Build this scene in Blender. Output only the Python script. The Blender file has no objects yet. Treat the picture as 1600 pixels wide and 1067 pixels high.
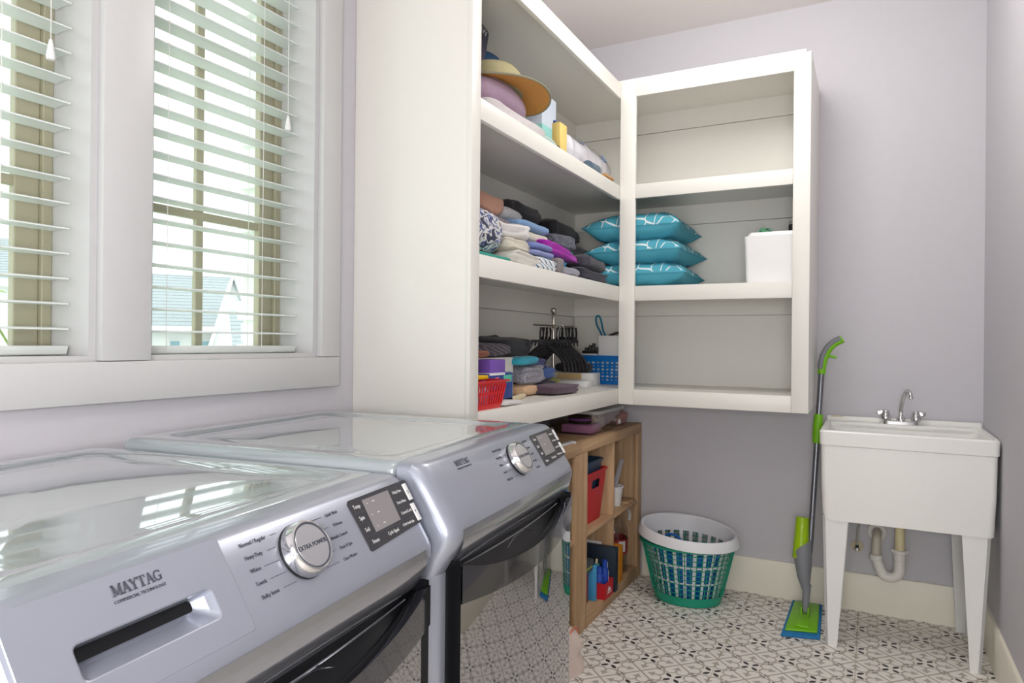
import bpy, bmesh, math, random
from mathutils import Vector, Matrix, noise, Euler
R_ = math.radians
random.seed(7)
S = bpy.context.scene
COL = S.collection

# ---------------------------------------------------------------- camera
CAM_H = 1.217
def cam_axes(yaw, pitch, roll):
    F = Vector((-math.sin(yaw)*math.cos(pitch), math.cos(yaw)*math.cos(pitch), math.sin(pitch)))
    Rr = Vector((math.cos(yaw), math.sin(yaw), 0)); U = Rr.cross(F)
    return Rr*math.cos(roll)+U*math.sin(roll), -Rr*math.sin(roll)+U*math.cos(roll), F
_R, _U, _F = cam_axes(R_(27.60), R_(.06), R_(.555))
cd = bpy.data.cameras.new('camera'); cam = bpy.data.objects.new('camera', cd); COL.objects.link(cam)
cam.matrix_world = Matrix(((_R.x, _U.x, -_F.x, 0), (_R.y, _U.y, -_F.y, 0), (_R.z, _U.z, -_F.z, CAM_H), (0, 0, 0, 1)))
cd.sensor_width = 36; cd.lens = 1074/1600*36; cd.clip_start = .02; cd.clip_end = 200
S.camera = cam

# ---------------------------------------------------------------- sky, lights, exposure
w = bpy.data.worlds.new('overcast_sky'); S.world = w; w.use_nodes = True
bgn = w.node_tree.nodes['Background']; bgn.inputs[0].default_value = (.93, .97, 1, 1); bgn.inputs[1].default_value = 1.35
def area(name, loc, rot, sx, sy, power, col):
    l = bpy.data.lights.new(name, 'AREA'); l.shape = 'RECTANGLE'; l.size = sx; l.size_y = sy; l.energy = power; l.color = col
    o = bpy.data.objects.new(name, l); COL.objects.link(o); o.location = loc; o.rotation_euler = rot; return o
vs = S.view_settings; vs.view_transform = 'Standard'; vs.look = 'None'; vs.gamma = 1; vs.exposure = 0.82; vs.use_curve_mapping = False
FILL_LAMP_W = 76
CEIL_LAMPS = [(-.1, .1, 5, .12), (-.4, 2.4, 14, .27)]      # x, y, watts and drop: ceiling lamp, then added fill pendant

# ---------------------------------------------------------------- helpers
def lin(h):
    if isinstance(h, str):
        h = h.lstrip('#'); c = [int(h[i:i+2], 16)/255 for i in (0, 2, 4)]
    else: c = [k/255 for k in h]
    return tuple(k/12.92 if k <= .04045 else ((k+.055)/1.055)**2.4 for k in c)+(1,)
MATS = {}
def mat(name, col, rough=.5, metal=0, coat=0, spec=.5, var=.04, scale=30, bump=0, bscale=80, trans=0, alpha=1, sheen=0, emit=0, ior=1.45):
    if name in MATS: return MATS[name]
    m = bpy.data.materials.new(name); m.use_nodes = True; nt = m.node_tree; b = nt.nodes['Principled BSDF']
    c = lin(col); b.inputs['Base Color'].default_value = c
    b.inputs['Roughness'].default_value = rough; b.inputs['Metallic'].default_value = metal
    b.inputs['Coat Weight'].default_value = coat; b.inputs['Specular IOR Level'].default_value = spec
    b.inputs['Transmission Weight'].default_value = trans; b.inputs['Alpha'].default_value = alpha; b.inputs['IOR'].default_value = ior
    b.inputs['Sheen Weight'].default_value = sheen
    if emit: b.inputs['Emission Color'].default_value = c; b.inputs['Emission Strength'].default_value = emit
    tc = nt.nodes.new('ShaderNodeTexCoord')
    if var:
        n = nt.nodes.new('ShaderNodeTexNoise'); n.inputs['Scale'].default_value = scale; n.inputs['Detail'].default_value = 4
        nt.links.new(tc.outputs['Object'], n.inputs['Vector'])
        mx = nt.nodes.new('ShaderNodeMix'); mx.data_type = 'RGBA'
        mx.inputs[6].default_value = tuple(k*(1-var) for k in c[:3])+(1,); mx.inputs[7].default_value = tuple(min(1, k*(1+var)) for k in c[:3])+(1,)
        nt.links.new(n.outputs['Fac'], mx.inputs[0]); nt.links.new(mx.outputs[2], b.inputs['Base Color'])
    if bump:
        n2 = nt.nodes.new('ShaderNodeTexNoise'); n2.inputs['Scale'].default_value = bscale; n2.inputs['Detail'].default_value = 3
        nt.links.new(tc.outputs['Object'], n2.inputs['Vector'])
        bp = nt.nodes.new('ShaderNodeBump'); bp.inputs['Strength'].default_value = bump; bp.inputs['Distance'].default_value = .004
        nt.links.new(n2.outputs['Fac'], bp.inputs['Height']); nt.links.new(bp.outputs[0], b.inputs['Normal'])
    MATS[name] = m; return m
class N:
    """small expression builder for shader math"""
    nt = None
    def __init__(s, sock): s.s = sock
    @staticmethod
    def op(o, *a, clamp=False):
        n = N.nt.nodes.new('ShaderNodeMath'); n.operation = o; n.use_clamp = clamp
        for i, k in enumerate(a):
            if isinstance(k, N): N.nt.links.new(k.s, n.inputs[i])
            else: n.inputs[i].default_value = k
        return N(n.outputs[0])
    def __add__(s, o): return N.op('ADD', s, o)
    def __radd__(s, o): return N.op('ADD', o, s)
    def __sub__(s, o): return N.op('SUBTRACT', s, o)
    def __rsub__(s, o): return N.op('SUBTRACT', o, s)
    def __mul__(s, o): return N.op('MULTIPLY', s, o)
    def __rmul__(s, o): return N.op('MULTIPLY', o, s)
    def __truediv__(s, o): return N.op('DIVIDE', s, o)
    def __lt__(s, o): return N.op('LESS_THAN', s, o)
    def __gt__(s, o): return N.op('GREATER_THAN', s, o)
    def abs(s): return N.op('ABSOLUTE', s)
    def mx(s, o): return N.op('MAXIMUM', s, o)
    def mn(s, o): return N.op('MINIMUM', s, o)
    def fr(s): return N.op('FRACT', s)
    def sqrt(s): return N.op('SQRT', s)
def mixc(fac, a, b):
    n = N.nt.nodes.new('ShaderNodeMix'); n.data_type = 'RGBA'
    if isinstance(fac, N): N.nt.links.new(fac.s, n.inputs[0])
    else: n.inputs[0].default_value = fac
    for i, k in ((6, a), (7, b)):
        if isinstance(k, tuple): n.inputs[i].default_value = k
        else: N.nt.links.new(k, n.inputs[i])
    return n.outputs[2]
def start(name, rough=.5):
    m = bpy.data.materials.new(name); m.use_nodes = True; N.nt = m.node_tree; b = m.node_tree.nodes['Principled BSDF']; b.inputs['Roughness'].default_value = rough
    MATS[name] = m; return m, b
def xyz(kind='Object'):
    tc = N.nt.nodes.new('ShaderNodeTexCoord'); sp = N.nt.nodes.new('ShaderNodeSeparateXYZ'); N.nt.links.new(tc.outputs[kind], sp.inputs[0])
    return N(sp.outputs[0]), N(sp.outputs[1]), N(sp.outputs[2]), tc

class MB:
    """collects shapes in a bmesh; build() links them as one mesh object"""
    def __init__(s): s.b = bmesh.new()
    def _bev(s, geom, r, seg=2):
        if r > 0:
            es = list({e for v in geom for e in v.link_edges})
            bmesh.ops.bevel(s.b, geom=es, offset=r, segments=seg, affect='EDGES', profile=.5, clamp_overlap=True)
    def box(s, x0, x1, y0, y1, z0, z1, r=0, seg=2, M=None):
        vs_ = [s.b.verts.new((x, y, z)) for x in (x0, x1) for y in (y0, y1) for z in (z0, z1)]
        for f in ((0, 1, 3, 2), (4, 6, 7, 5), (0, 4, 5, 1), (2, 3, 7, 6), (0, 2, 6, 4), (1, 5, 7, 3)): s.b.faces.new([vs_[i] for i in f])
        if M is not None:
            for v in vs_: v.co = M @ v.co
        s._bev(vs_, r, seg); return s
    def prism(s, pts, axis, a, b, r=0, seg=2, M=None):
        """outline pts (2D, in the two remaining axes in xyz order) extruded along axis from a to b"""
        def mk(p, t):
            q = list(p); q.insert('xyz'.index(axis), t); return q
        A = [s.b.verts.new(mk(p, a)) for p in pts]; B = [s.b.verts.new(mk(p, b)) for p in pts]; n = len(pts)
        s.b.faces.new(A); s.b.faces.new(B[::-1])
        for i in range(n): s.b.faces.new((A[i], B[i], B[(i+1) % n], A[(i+1) % n]))
        if M is not None:
            for v in A+B: v.co = M @ v.co
        s._bev(A+B, r, seg); return s
    def tube(s, path, rad, n=10, close=False, caps=True, sx=1, up=None):
        P = [Vector(p) for p in path]; m = len(P); rings = []
        rr = rad if isinstance(rad, (list, tuple)) else [rad]*m
        prev = None
        for i, p in enumerate(P):
            if close: t = P[(i+1) % m]-P[i-1]
            else: t = P[min(i+1, m-1)]-P[max(i-1, 0)]
            t.normalize()
            if prev is None:
                a = Vector(up) if up else (Vector((0, 0, 1)) if abs(t.z) < .9 else Vector((1, 0, 0)))
            else: a = prev
            u = (a-t*a.dot(t)).normalized(); v = t.cross(u); prev = u
            rings.append([s.b.verts.new(p+(u*math.cos(k*2*math.pi/n)*sx+v*math.sin(k*2*math.pi/n))*rr[i]) for k in range(n)])
        for i in range(m if close else m-1):
            A, B = rings[i], rings[(i+1) % m]
            for k in range(n): s.b.faces.new((A[k], A[(k+1) % n], B[(k+1) % n], B[k]))
        if caps and not close: s.b.faces.new(rings[0][::-1]); s.b.faces.new(rings[-1])
        return s
    def lathe(s, prof, c=(0, 0, 0), n=24, ax=1, ay=1, M=None, cap=True, a0=0, a1=2*math.pi):
        full = abs(a1-a0-2*math.pi) < 1e-6; k_ = n if full else n+1
        rings = []
        for (r, z) in prof:
            ring = []
            for k in range(k_):
                t = a0+(a1-a0)*k/n; v = Vector((r*math.cos(t)*ax, r*math.sin(t)*ay, z))
                if M is not None: v = M @ v
                ring.append(s.b.verts.new(v+Vector(c)))
            rings.append(ring)
        for A, B in zip(rings, rings[1:]):
            for k in range(n if full else n): 
                j = (k+1) % k_ if full else k+1
                s.b.faces.new((A[k], A[j], B[j], B[k]))
        if cap and full:
            if prof[0][0] > 1e-5: s.b.faces.new(rings[0][::-1])
            if prof[-1][0] > 1e-5: s.b.faces.new(rings[-1])
        return s
    def grid(s, fn, nu, nv, wrap=False):
        V = [[s.b.verts.new(fn(i/nu, j/nv)) for j in range(nv+1)] for i in range(nu+1)]
        for i in range(nu):
            for j in range(nv): s.b.faces.new((V[i][j], V[i+1][j], V[i+1][j+1], V[i][j+1]))
        return s
    def merge(s, d=1e-5): bmesh.ops.remove_doubles(s.b, verts=s.b.verts, dist=d); return s
    def mesh(s, name, off=(0, 0, 0), smooth=True):
        if any(off): bmesh.ops.translate(s.b, verts=s.b.verts, vec=-Vector(off))
        bmesh.ops.recalc_face_normals(s.b, faces=s.b.faces)
        me = bpy.data.meshes.new(name); s.b.to_mesh(me); s.b.free()
        if smooth:
            me.polygons.foreach_set('use_smooth', [True]*len(me.polygons)); me.set_sharp_from_angle(angle=R_(35))
        return me
    def build(s, name, m, parent=None, off=None, smooth=True):
        """verts are in the parent's world frame unless off is given; they are moved into the parent's local frame"""
        o_ = off if off is not None else (parent['_o'] if parent is not None and '_o' in parent else (0, 0, 0))
        me = s.mesh(name, tuple(o_), smooth)
        return link(name, me, m, parent)
def link(name, me, m, parent=None):
    o = bpy.data.objects.new(name, me); COL.objects.link(o)
    if m is not None:
        me.materials.clear(); me.materials.append(m)
    if parent is not None: o.parent = parent
    return o
def thing(name, label, cat, loc=(0, 0, 0), rz=0, group=None, local=False):
    o = bpy.data.objects.new(name, None); COL.objects.link(o); o.location = loc; o.rotation_euler = (0, 0, rz)
    o.empty_display_size = .05; o['label'] = label; o['category'] = cat
    if group: o['group'] = group
    if not local and rz == 0: o['_o'] = tuple(loc)
    return o
def sub(p):          # a part that passes the frame of its thing on to its sub-parts
    q = p.parent
    if q is not None and '_o' in q: p['_o'] = tuple(q['_o'])
    return p
def tag(o, label, cat, group=None):
    o['label'] = label; o['category'] = cat
    if group: o['group'] = group
    return o
def struct(o): o['kind'] = 'structure'; return o
def kid_copy(src, parent, loc=None, rot=None, name=None):
    c = src.copy(); COL.objects.link(c); c.parent = parent
    if loc is not None: c.location = loc
    if rot is not None: c.rotation_euler = rot
    return c
FONT_CACHE = {}
def text_mesh(txt, size, extr=.0003, align='CENTER', shear=0, width=1):
    cu = bpy.data.curves.new('txt', 'FONT'); cu.body = txt; cu.size = size; cu.extrude = extr; cu.align_x = align; cu.align_y = 'CENTER'; cu.shear = shear; cu.resolution_u = 2
    o = bpy.data.objects.new('txt', cu); COL.objects.link(o)
    dg = bpy.context.evaluated_depsgraph_get(); me = bpy.data.meshes.new_from_object(o.evaluated_get(dg))
    bpy.data.objects.remove(o); bpy.data.curves.remove(cu)
    if width != 1: me.transform(Matrix.Diagonal((width, 1, 1, 1)))
    return me

# ---------------------------------------------------------------- materials
white = mat('white_trim_backlit', '#cbcbcb', .35, var=.015)  # grey of the backlit casings is put into this base colour
cabw = mat('cabinet_white_paint', '#eceae3', .38, var=.015)
wallm = mat('lilac_grey_wall_paint', '#cdcbd1', .75, var=.02, bump=.08, bscale=220)
ceilm = mat('ceiling_paint', '#e8e3e1', .85, var=.02)
tan_frame = mat('tan_window_frame', '#aaa68e', .5, var=.03)
base_w = mat('cream_baseboard_paint', '#f4efdf', .4, var=.015)
chrome = mat('chrome', '#d8d8d8', .12, 1, var=0)
blackp = mat('black_plastic', '#16161a', .45, var=.05)
whitep = mat('white_plastic', '#eeeeee', .35, var=.015)

def floor_mat():
    m, b = start('patterned_tile_print', .42)
    x, y, z, tc = xyz('Object'); P = .2355; c = P/math.sqrt(2)
    g = N.nt.nodes.new('ShaderNodeNewGeometry'); sp = N.nt.nodes.new('ShaderNodeSeparateXYZ'); N.nt.links.new(g.outputs['Position'], sp.inputs[0])
    x = N(sp.outputs[0])+.9855; y = N(sp.outputs[1])-2.848
    u = (x+y)*(1/math.sqrt(2)/c); v = (x-y)*(1/math.sqrt(2)/c)
    p = (u+.5).fr()-.5; q = (v+.5).fr()-.5
    a = p.abs(); bb = q.abs(); s = .5-a; t = .5-bb
    line = a.mx(bb) > .478
    def circ(cx, cy): return ((s-cx)*(s-cx)+(t-cy)*(t-cy)).sqrt()
    d1 = circ(.155, .345)-.135; d2 = circ(.345, .155)-.135
    ring = (d1.mn(d2).abs() < .02)*((s+t) > .43)
    st = s+t; di = (s-t).abs()
    spade = (di < (st-.2)*.62)*(st > .2)*(st < .43)
    stem = (di < .035)*(st > .4)*(st < .6)
    lob = ((circ(.16, .25)-.055) < 0).mx((circ(.25, .16)-.055) < 0)*0
    grey = line.mx(ring).mx(stem)
    def petal(r, o): 
        k = (r-.15)/.1
        return (o < (1-k*k)*.047)*(r > .055)*(r < .235)
    black = petal(a, bb).mx(petal(bb, a))
    def dots(e, o): return (e > .018)*(e < .052)*(o > .02)*(o < .058)
    black = black.mx(dots(s, bb)).mx(dots(t, a))
    n = N.nt.nodes.new('ShaderNodeTexNoise'); n.inputs['Scale'].default_value = 9; n.inputs['Detail'].default_value = 5
    N.nt.links.new(g.outputs['Position'], n.inputs['Vector'])
    basec = mixc(N(n.outputs['Fac']), lin('#f1ece3'), lin('#faf7f2'))
    c1 = mixc(grey, basec, lin('#bcb4a9')); c2 = mixc(spade, c1, lin('#bdb7ae')); c3 = mixc(black, c2, lin('#37312f'))
    N.nt.links.new(c3, b.inputs['Base Color'])
    return m
tilem = floor_mat(); groutm = mat('grout', '#d3c6b4', .9, var=.05)

def wood_mat(name, axis, c0='#a98865', c1='#d2b28c', c2='#be9c77'):
    m, b = start(name, .55)
    tc = N.nt.nodes.new('ShaderNodeTexCoord'); mp = N.nt.nodes.new('ShaderNodeMapping'); N.nt.links.new(tc.outputs['Object'], mp.inputs[0])
    sc = [38, 38, 38]; sc['xyz'.index(axis)] = 2.2; mp.inputs['Scale'].default_value = sc
    n = N.nt.nodes.new('ShaderNodeTexNoise'); n.inputs['Scale'].default_value = 1; n.inputs['Detail'].default_value = 6; n.inputs['Roughness'].default_value = .65
    N.nt.links.new(mp.outputs[0], n.inputs['Vector'])
    r = N.nt.nodes.new('ShaderNodeValToRGB'); N.nt.links.new(n.outputs['Fac'], r.inputs[0]); e = r.color_ramp.elements
    e[0].position = .3; e[0].color = lin(c0); e[1].position = .72; e[1].color = lin(c1); k = e.new(.5); k.color = lin(c2)
    N.nt.links.new(r.outputs[0], b.inputs['Base Color'])
    return m
wood_y = wood_mat('oak_grain_level', 'y'); wood_z = wood_mat('oak_grain_upright', 'z')
def glass_mat(name, tint=(1, 1, 1, 1), refl=.5, rough=0):
    m = bpy.data.materials.new(name); m.use_nodes = True; nt = m.node_tree; nt.nodes.clear()
    o = nt.nodes.new('ShaderNodeOutputMaterial'); mx = nt.nodes.new('ShaderNodeMixShader'); t = nt.nodes.new('ShaderNodeBsdfTransparent'); gl = nt.nodes.new('ShaderNodeBsdfGlossy')
    t.inputs[0].default_value = tint; gl.inputs['Roughness'].default_value = rough
    fr = nt.nodes.new('ShaderNodeLayerWeight'); pw_ = nt.nodes.new('ShaderNodeMath'); pw_.operation = 'POWER'; pw_.inputs[1].default_value = 4; nt.links.new(fr.outputs['Facing'], pw_.inputs[0])
    mu = nt.nodes.new('ShaderNodeMath'); mu.operation = 'MULTIPLY_ADD'; mu.inputs[1].default_value = refl*.8; mu.inputs[2].default_value = .05*refl; nt.links.new(pw_.outputs[0], mu.inputs[0])
    nt.links.new(mu.outputs[0], mx.inputs[0]); nt.links.new(t.outputs[0], mx.inputs[1]); nt.links.new(gl.outputs[0], mx.inputs[2]); nt.links.new(mx.outputs[0], o.inputs[0])
    return m
pane_glass = glass_mat('window_glass', (.97, 1, .99, 1), .35)
clear_plastic = glass_mat('clear_plastic', (.93, .93, .94, 1), 1.0, .06)

# ---------------------------------------------------------------- room shell
XL, XR, YB, YR, ZC = -1.478, .428, 3.55, -2.7, 2.835
WT = .17                                       # window wall thickness
fl = struct(MB().box(XL-.02, XR+.02, YR, YB+.02, -.08, -.004).build('floor', groutm))
T = .471
tx0, ty0 = -.9855, 2.966
for i in range(-3, 5):
    for j in range(-13, 4):
        x0, x1 = max(XL, tx0+i*T+.0012), min(XR, tx0+(i+1)*T-.0012); y0, y1 = max(YR, ty0+j*T+.0012), min(YB, ty0+(j+1)*T-.0012)
        if x1-x0 < .01 or y1-y0 < .01: continue
        MB().box(x0, x1, y0, y1, -.02, 0, .0012, 1).build('floor_tile', tilem, fl)
struct(MB().box(XL, XR+.1, YB, YB+.12, 0, ZC).build('wall_back', wallm))
struct(MB().box(XR, XR+.1, YR, YB, 0, ZC).build('wall_right', wallm))
m_ = MB()
for (x0, x1, z0, z1) in ((XL-WT, XL+.2, 0, ZC), (XR-.2, XR+.1, 0, ZC), (XL+.2, XR-.2, 2.3, ZC)): m_.box(x0, x1, YR-.1, YR, z0, z1)
struct(m_.build('wall_rear', wallm))          # unseen; wide opening added behind the camera to let sky fill in
struct(MB().box(XL-WT, XR+.1, YR-.1, YB+.12, ZC, ZC+.1).build('ceiling', ceilm))
# window wall with two openings
W1, W2, WZ = (.345, .894), (1.009, 1.558), (1.165, 2.45)
m_ = MB()
for (y0, y1, z0, z1) in ((YR, YB+.12, 0, WZ[0]), (YR, YB+.12, WZ[1], ZC), (YR, W1[0], *WZ), (W1[1], W2[0], *WZ), (W2[1], YB+.12, *WZ)):
    m_.box(XL-WT, XL, y0, y1, z0, z1)
struct(m_.build('wall_left', wallm))
# baseboards
bbp = [(0, 0), (.015, 0), (.015, .165), (.011, .172), (0, .172)]
struct(MB().prism([(YB-a, z) for a, z in bbp], 'x', -1.06, XR).build('baseboard_back', base_w))
struct(MB().prism([(XR-a, z) for a, z in bbp], 'y', YR, YB-.016).build('baseboard_right', base_w))
struct(MB().prism([(XL+a, z) for a, z in bbp], 'y', YR, YB-.016).build('baseboard_left', base_w))
# window casings, stool and apron
xc = XL+.023
struct(MB().box(XL, xc, W2[1], W2[1]+.078, 1.168, 2.52, .003).build('trim_1', white))
struct(MB().box(XL, xc, W1[1], W2[0], 1.168, 2.52, .003).build('trim_2', white))
struct(MB().box(XL, xc, W1[0]-.078, W1[0], 1.168, 2.52, .003).build('trim_3', white))
struct(MB().box(XL, xc, W1[0]-.078, W2[1]+.078, 1.077, 1.167, .003).build('trim_4', white))
struct(MB().box(XL, xc, W1[0]-.078, W2[1]+.078, 2.521, 2.60, .003).build('trim_5', white))
# windows: jamb liner, frame, sash, muntins, panes
def window(idx, y0, y1):
    root = bpy.data.objects.new('window_%d' % idx, None); COL.objects.link(root); root.location = (XL-.14, (y0+y1)/2, WZ[0]); root['kind'] = 'structure'; root['_o'] = tuple(root.location)
    z0, z1 = WZ; j = .014
    MB().box(XL-WT, XL-.001, y0, y0+j, z0, z1).build('jamb', white, root)
    MB().box(XL-WT, XL-.001, y1-j, y1, z0, z1).build('jamb', white, root)
    MB().box(XL-WT, XL-.001, y0+j, y1-j, z1-j, z1).build('jamb', white, root)
    MB().box(XL-WT, XL-.001, y0+j, y1-j, z0, z0+j).build('sill', white, root)
    a, b, c, d = y0+j, y1-j, z0+j, z1-j
    xf = XL-.137
    def ring(w_, xa, xb, name, A=a, B=b, C=c, D=d):
        f = MB(); f.box(xa, xb, A, A+w_, C, D, .002, 1); f.box(xa, xb, B-w_, B, C, D, .002, 1); f.box(xa, xb, A+w_, B-w_, D-w_, D, .002, 1); f.box(xa, xb, A+w_, B-w_, C, C+.008, .002, 1)
        return f.build(name, tan_frame, root)
    ring(.022, xf-.045, xf, 'frame')
    ring(.050, xf-.035, xf-.012, 'sash', a+.022, b-.022, c+.008, d-.022)
    ga, gb, gc, gd = a+.066, b-.066, c+.016, d-.066
    xm = xf-.026
    yc = (ga+gb)/2-.012; zs = [1.555, 1.975]
    MB().box(xm-.008, xm+.008, yc-.012, yc+.012, gc, gd, .002, 1).build('muntin', tan_frame, root)
    for zz in zs: MB().box(xm-.009, xm+.009, ga, gb, zz-.011, zz+.011, .002, 1).build('muntin', tan_frame, root)
    ys = [(ga-.006, yc-.003), (yc+.003, gb+.006)]; zz_ = [gc-.006]+zs+[gd+.006]
    for (p0, p1) in ys:
        for q0, q1 in zip(zz_, zz_[1:]): MB().box(xm-.002, xm+.002, p0, p1, q0+.003, q1-.003).build('pane', pane_glass, root)
    return root
window(1, *W1); window(2, *W2)

# blinds
slatm = mat('blind_slat_white', '#e2e8e5', .4, var=.01)
cordm = mat('blind_cord', '#e6e6e2', .8, var=0)
def blind(y0, y1, zref, pitch, label, tassel):
    xs = XL-.088
    r = thing('window_blind', label, 'blind', (xs, (y0+y1)/2, WZ[0]+.014), group=None)
    a, b = y0+.024, y1-.022
    MB().box(xs-.028, xs+.032, a, b, 2.40, 2.435, .003).build('head_rail', slatm, r)
    MB().prism([(xs-.03, 1.2), (xs+.03, 1.2), (xs+.024, 1.181), (xs-.024, 1.181)], 'y', a, b, .002).build('bottom_rail', slatm, r)
    # one slat mesh shared by all
    sl = MB()
    def f(u, v):
        return Vector(((u-.5)*.058, a-(y0+y1)/2+(b-a)*v, .0025*(1-(2*u-1)**2)))
    sl.grid(f, 4, 1)
    g2 = MB(); nu = 4
    top = [[g2.b.verts.new(f(i/nu, j)) for j in (0, 1)] for i in range(nu+1)]; bot = [[g2.b.verts.new(f(i/nu, j)-Vector((0, 0, .0032))) for j in (0, 1)] for i in range(nu+1)]
    for i in range(nu):
        g2.b.faces.new((top[i][0], top[i+1][0], top[i+1][1], top[i][1])); g2.b.faces.new((bot[i][0], bot[i][1], bot[i+1][1], bot[i+1][0]))
        for j in (0, 1): g2.b.faces.new((top[i][j], bot[i][j], bot[i+1][j], top[i+1][j]) if j == 0 else (top[i][j], top[i+1][j], bot[i+1][j], bot[i][j]))
    g2.b.faces.new((top[0][0], top[0][1], bot[0][1], bot[0][0])); g2.b.faces.new((top[nu][0], bot[nu][0], bot[nu][1], top[nu][1]))
    sl.b.free(); me = g2.mesh('slat')
    z = zref; 
    while z > 1.215: z -= pitch
    z += pitch
    while z < 2.39:
        s_ = link('slat', me, slatm, r); s_.location = (0, 0, z-(WZ[0]+.014)); z += pitch
    for yy in (a+.07, (a+b)/2+.02 if False else b-.135):
        MB().tube([(xs+.031, yy, 1.19), (xs+.031, yy, 2.4)], .0009, 5).build('ladder_cord', cordm, r)
        MB().tube([(xs-.031, yy+.004, 1.19), (xs-.031, yy+.004, 2.4)], .0009, 5).build('ladder_cord', cordm, r)
    ty, tz = tassel
    MB().tube([(xs+.036, ty, tz), (xs+.036, ty, 2.42)], .0010, 5).build('pull_cord', cordm, r)
    MB().lathe([(0, .042), (.003, .04), (.0055, .028), (.009, .004), (.0075, -.002), (0, -.003)], (xs+.036, ty, tz-.038), 12).build('tassel', whitep, r)
    return r
blind(W1[0], W1[1], 1.4, .0541, 'white slatted blind in the window whose far edge meets the wide middle casing', (.826, 1.84))
blind(W2[0], W2[1], 1.4, .0545, 'white slatted blind in the window nearest the tall white shelving', (1.487, 1.875))

# ---------------------------------------------------------------- ceiling lamp and an added fill pendant (unseen, above the frame)
lampm = mat('lamp_diffuser', '#fff8ee', .4, var=0, emit=2.5)
for i, (lx, ly, pw, dr_) in enumerate(CEIL_LAMPS):
    t = thing('ceiling_lamp', ('frosted globe lamp on a short white stem under the ceiling', 'added fill pendant, frosted globe on a long white stem')[i], 'lamp', (lx, ly, ZC-dr_-.07))
    MB().lathe([(0, 0), (.05, 0), (.055, .012), (.05, .02), (0, .02)], (lx, ly, ZC-.0205), 28).build('canopy', whitep, t)
    MB().tube([(lx, ly, ZC-.021), (lx, ly, ZC-dr_+.06)], .008, 10).build('stem', whitep, t)
    MB().lathe([(.02, .06), (.045, .052), (.062, .032), (.07, 0), (.062, -.032), (.045, -.052), (.02, -.065), (0, -.068)], (lx, ly, ZC-dr_), 28).build('globe', lampm, t)
    l = bpy.data.lights.new('lamp_light', 'POINT'); l.energy = pw; l.color = (1, .975, .94); l.shadow_soft_size = .16
    o = bpy.data.objects.new('lamp_light', l); COL.objects.link(o); o.parent = t; o.location = (0, 0, .07)

# unseen standing lamp added behind the camera as the main soft fill
fx_, fy_ = .25, -.75
t = thing('added_fill_lamp', 'added standing fill lamp with a large frosted globe, unseen behind the camera', 'lamp', (fx_, fy_, 0))
MB().lathe([(0, 0), (.14, 0), (.14, .012), (.02, .022), (0, .022)], (fx_, fy_, 0.0005), 28).build('base', whitep, t)
MB().tube([(fx_, fy_, .022), (fx_, fy_, 1.09)], .011, 12).build('pole', whitep, t)
MB().lathe([(.02, -.16), (.08, -.14), (.14, -.08), (.16, 0), (.14, .08), (.08, .14), (0, .16)], (fx_, fy_, 1.25), 28).build('globe', lampm, t)
l = bpy.data.lights.new('added_fill_light', 'POINT'); l.energy = FILL_LAMP_W; l.color = (1, .975, .945); l.shadow_soft_size = .3
o = bpy.data.objects.new('added_fill_light', l); COL.objects.link(o); o.parent = t; o.location = (0, 0, 1.25)

#@@STRUCT_END
# ---------------------------------------------------------------- built-in shelving on the window wall
XA, YA, YF = -1.038, 1.722, 3.05              # front plane, near side, front plane of the hung cabinet
LV = [(.936, 1.006), (1.412, 1.480), (1.882, 1.946), (2.350, 2.420)]      # face rails, top = shelf surface
t = thing('shelving_unit', 'tall white built-in shelving with crowded shelves fixed to the window wall', 'shelving', ((XL+XA)/2, (YA+YB)/2, .936))
A_ = t
MB().box(XL+.001, XA-.019, YA, YA+.022, .936, 2.42, .0015).build('side_panel', cabw, t)
MB().box(XA-.0185, XA, YA-.002, 1.771, .936, 2.42, .0015).build('stile', cabw, t)
for i, (z0, z1) in enumerate(LV):
    MB().box(XA-.0185, XA, 1.7715, YF-.0005, z0, z1, .0015).build('face_rail', cabw, t)
for z in (1.006, 1.480, 1.946): MB().box(XL+.001, XA-.019, YA+.0225, YB-.001, z-.02, z-.0002).build('shelf', cabw, t)
MB().box(XL+.001, XA-.019, YA+.0225, YB-.001, 2.42, 2.44).build('top_panel', cabw, t)
for z0, z1 in ((1.006, 1.46), (1.48, 1.926), (1.946, 2.42)):
    MB().box(XL+.0005, XL+.010, YA+.0225, YB-.001, z0, z1-.1).build('back_panel', cabw, t)
    MB().box(XL+.0005, XL+.018, YA+.0225, YB-.001, z1-.098, z1).build('back_cleat', cabw, t)
# hung cabinet on the back wall
XS = -.226
t = thing('wall_cabinet', 'white open cabinet hung on the back wall with three shelves', 'cabinet', ((XA+XS)/2, (YF+YB)/2, .936))
MB().box(XS-.022, XS, YF+.0192, YB-.001, .936, 2.42, .0015).build('side_panel', cabw, t)
MB().box(XS-.066, XS, YF, YF+.019, .936, 2.42, .0015).build('stile', cabw, t)
MB().box(XA, XA+.073, YF, YF+.019, .936, 2.42, .0015).build('stile', cabw, t)
for i, (z0, z1) in enumerate(LV):
    MB().box(XA+.0735, XS-.0665, YF+.0002, YF+.019, z0, z1, .0015).build('face_rail', cabw, t)
for z in (1.006, 1.480, 1.946): MB().box(XA-.0185, XS-.0225, YF+.0195, YB-.001, z-.02, z-.0002).build('shelf', cabw, t)
MB().box(XA-.0185, XS-.0225, YF+.0195, YB-.001, 2.42, 2.44).build('top_panel', cabw, t)
for z0, z1 in ((1.006, 1.46), (1.48, 1.926), (1.946, 2.42)):
    MB().box(XL+.0185, XS-.0225, YB-.010, YB-.0005, z0, z1-.1).build('back_panel', cabw, t)
    MB().box(XL+.0185, XS-.0225, YB-.018, YB-.0005, z1-.098, z1).build('back_cleat', cabw, t)

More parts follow.
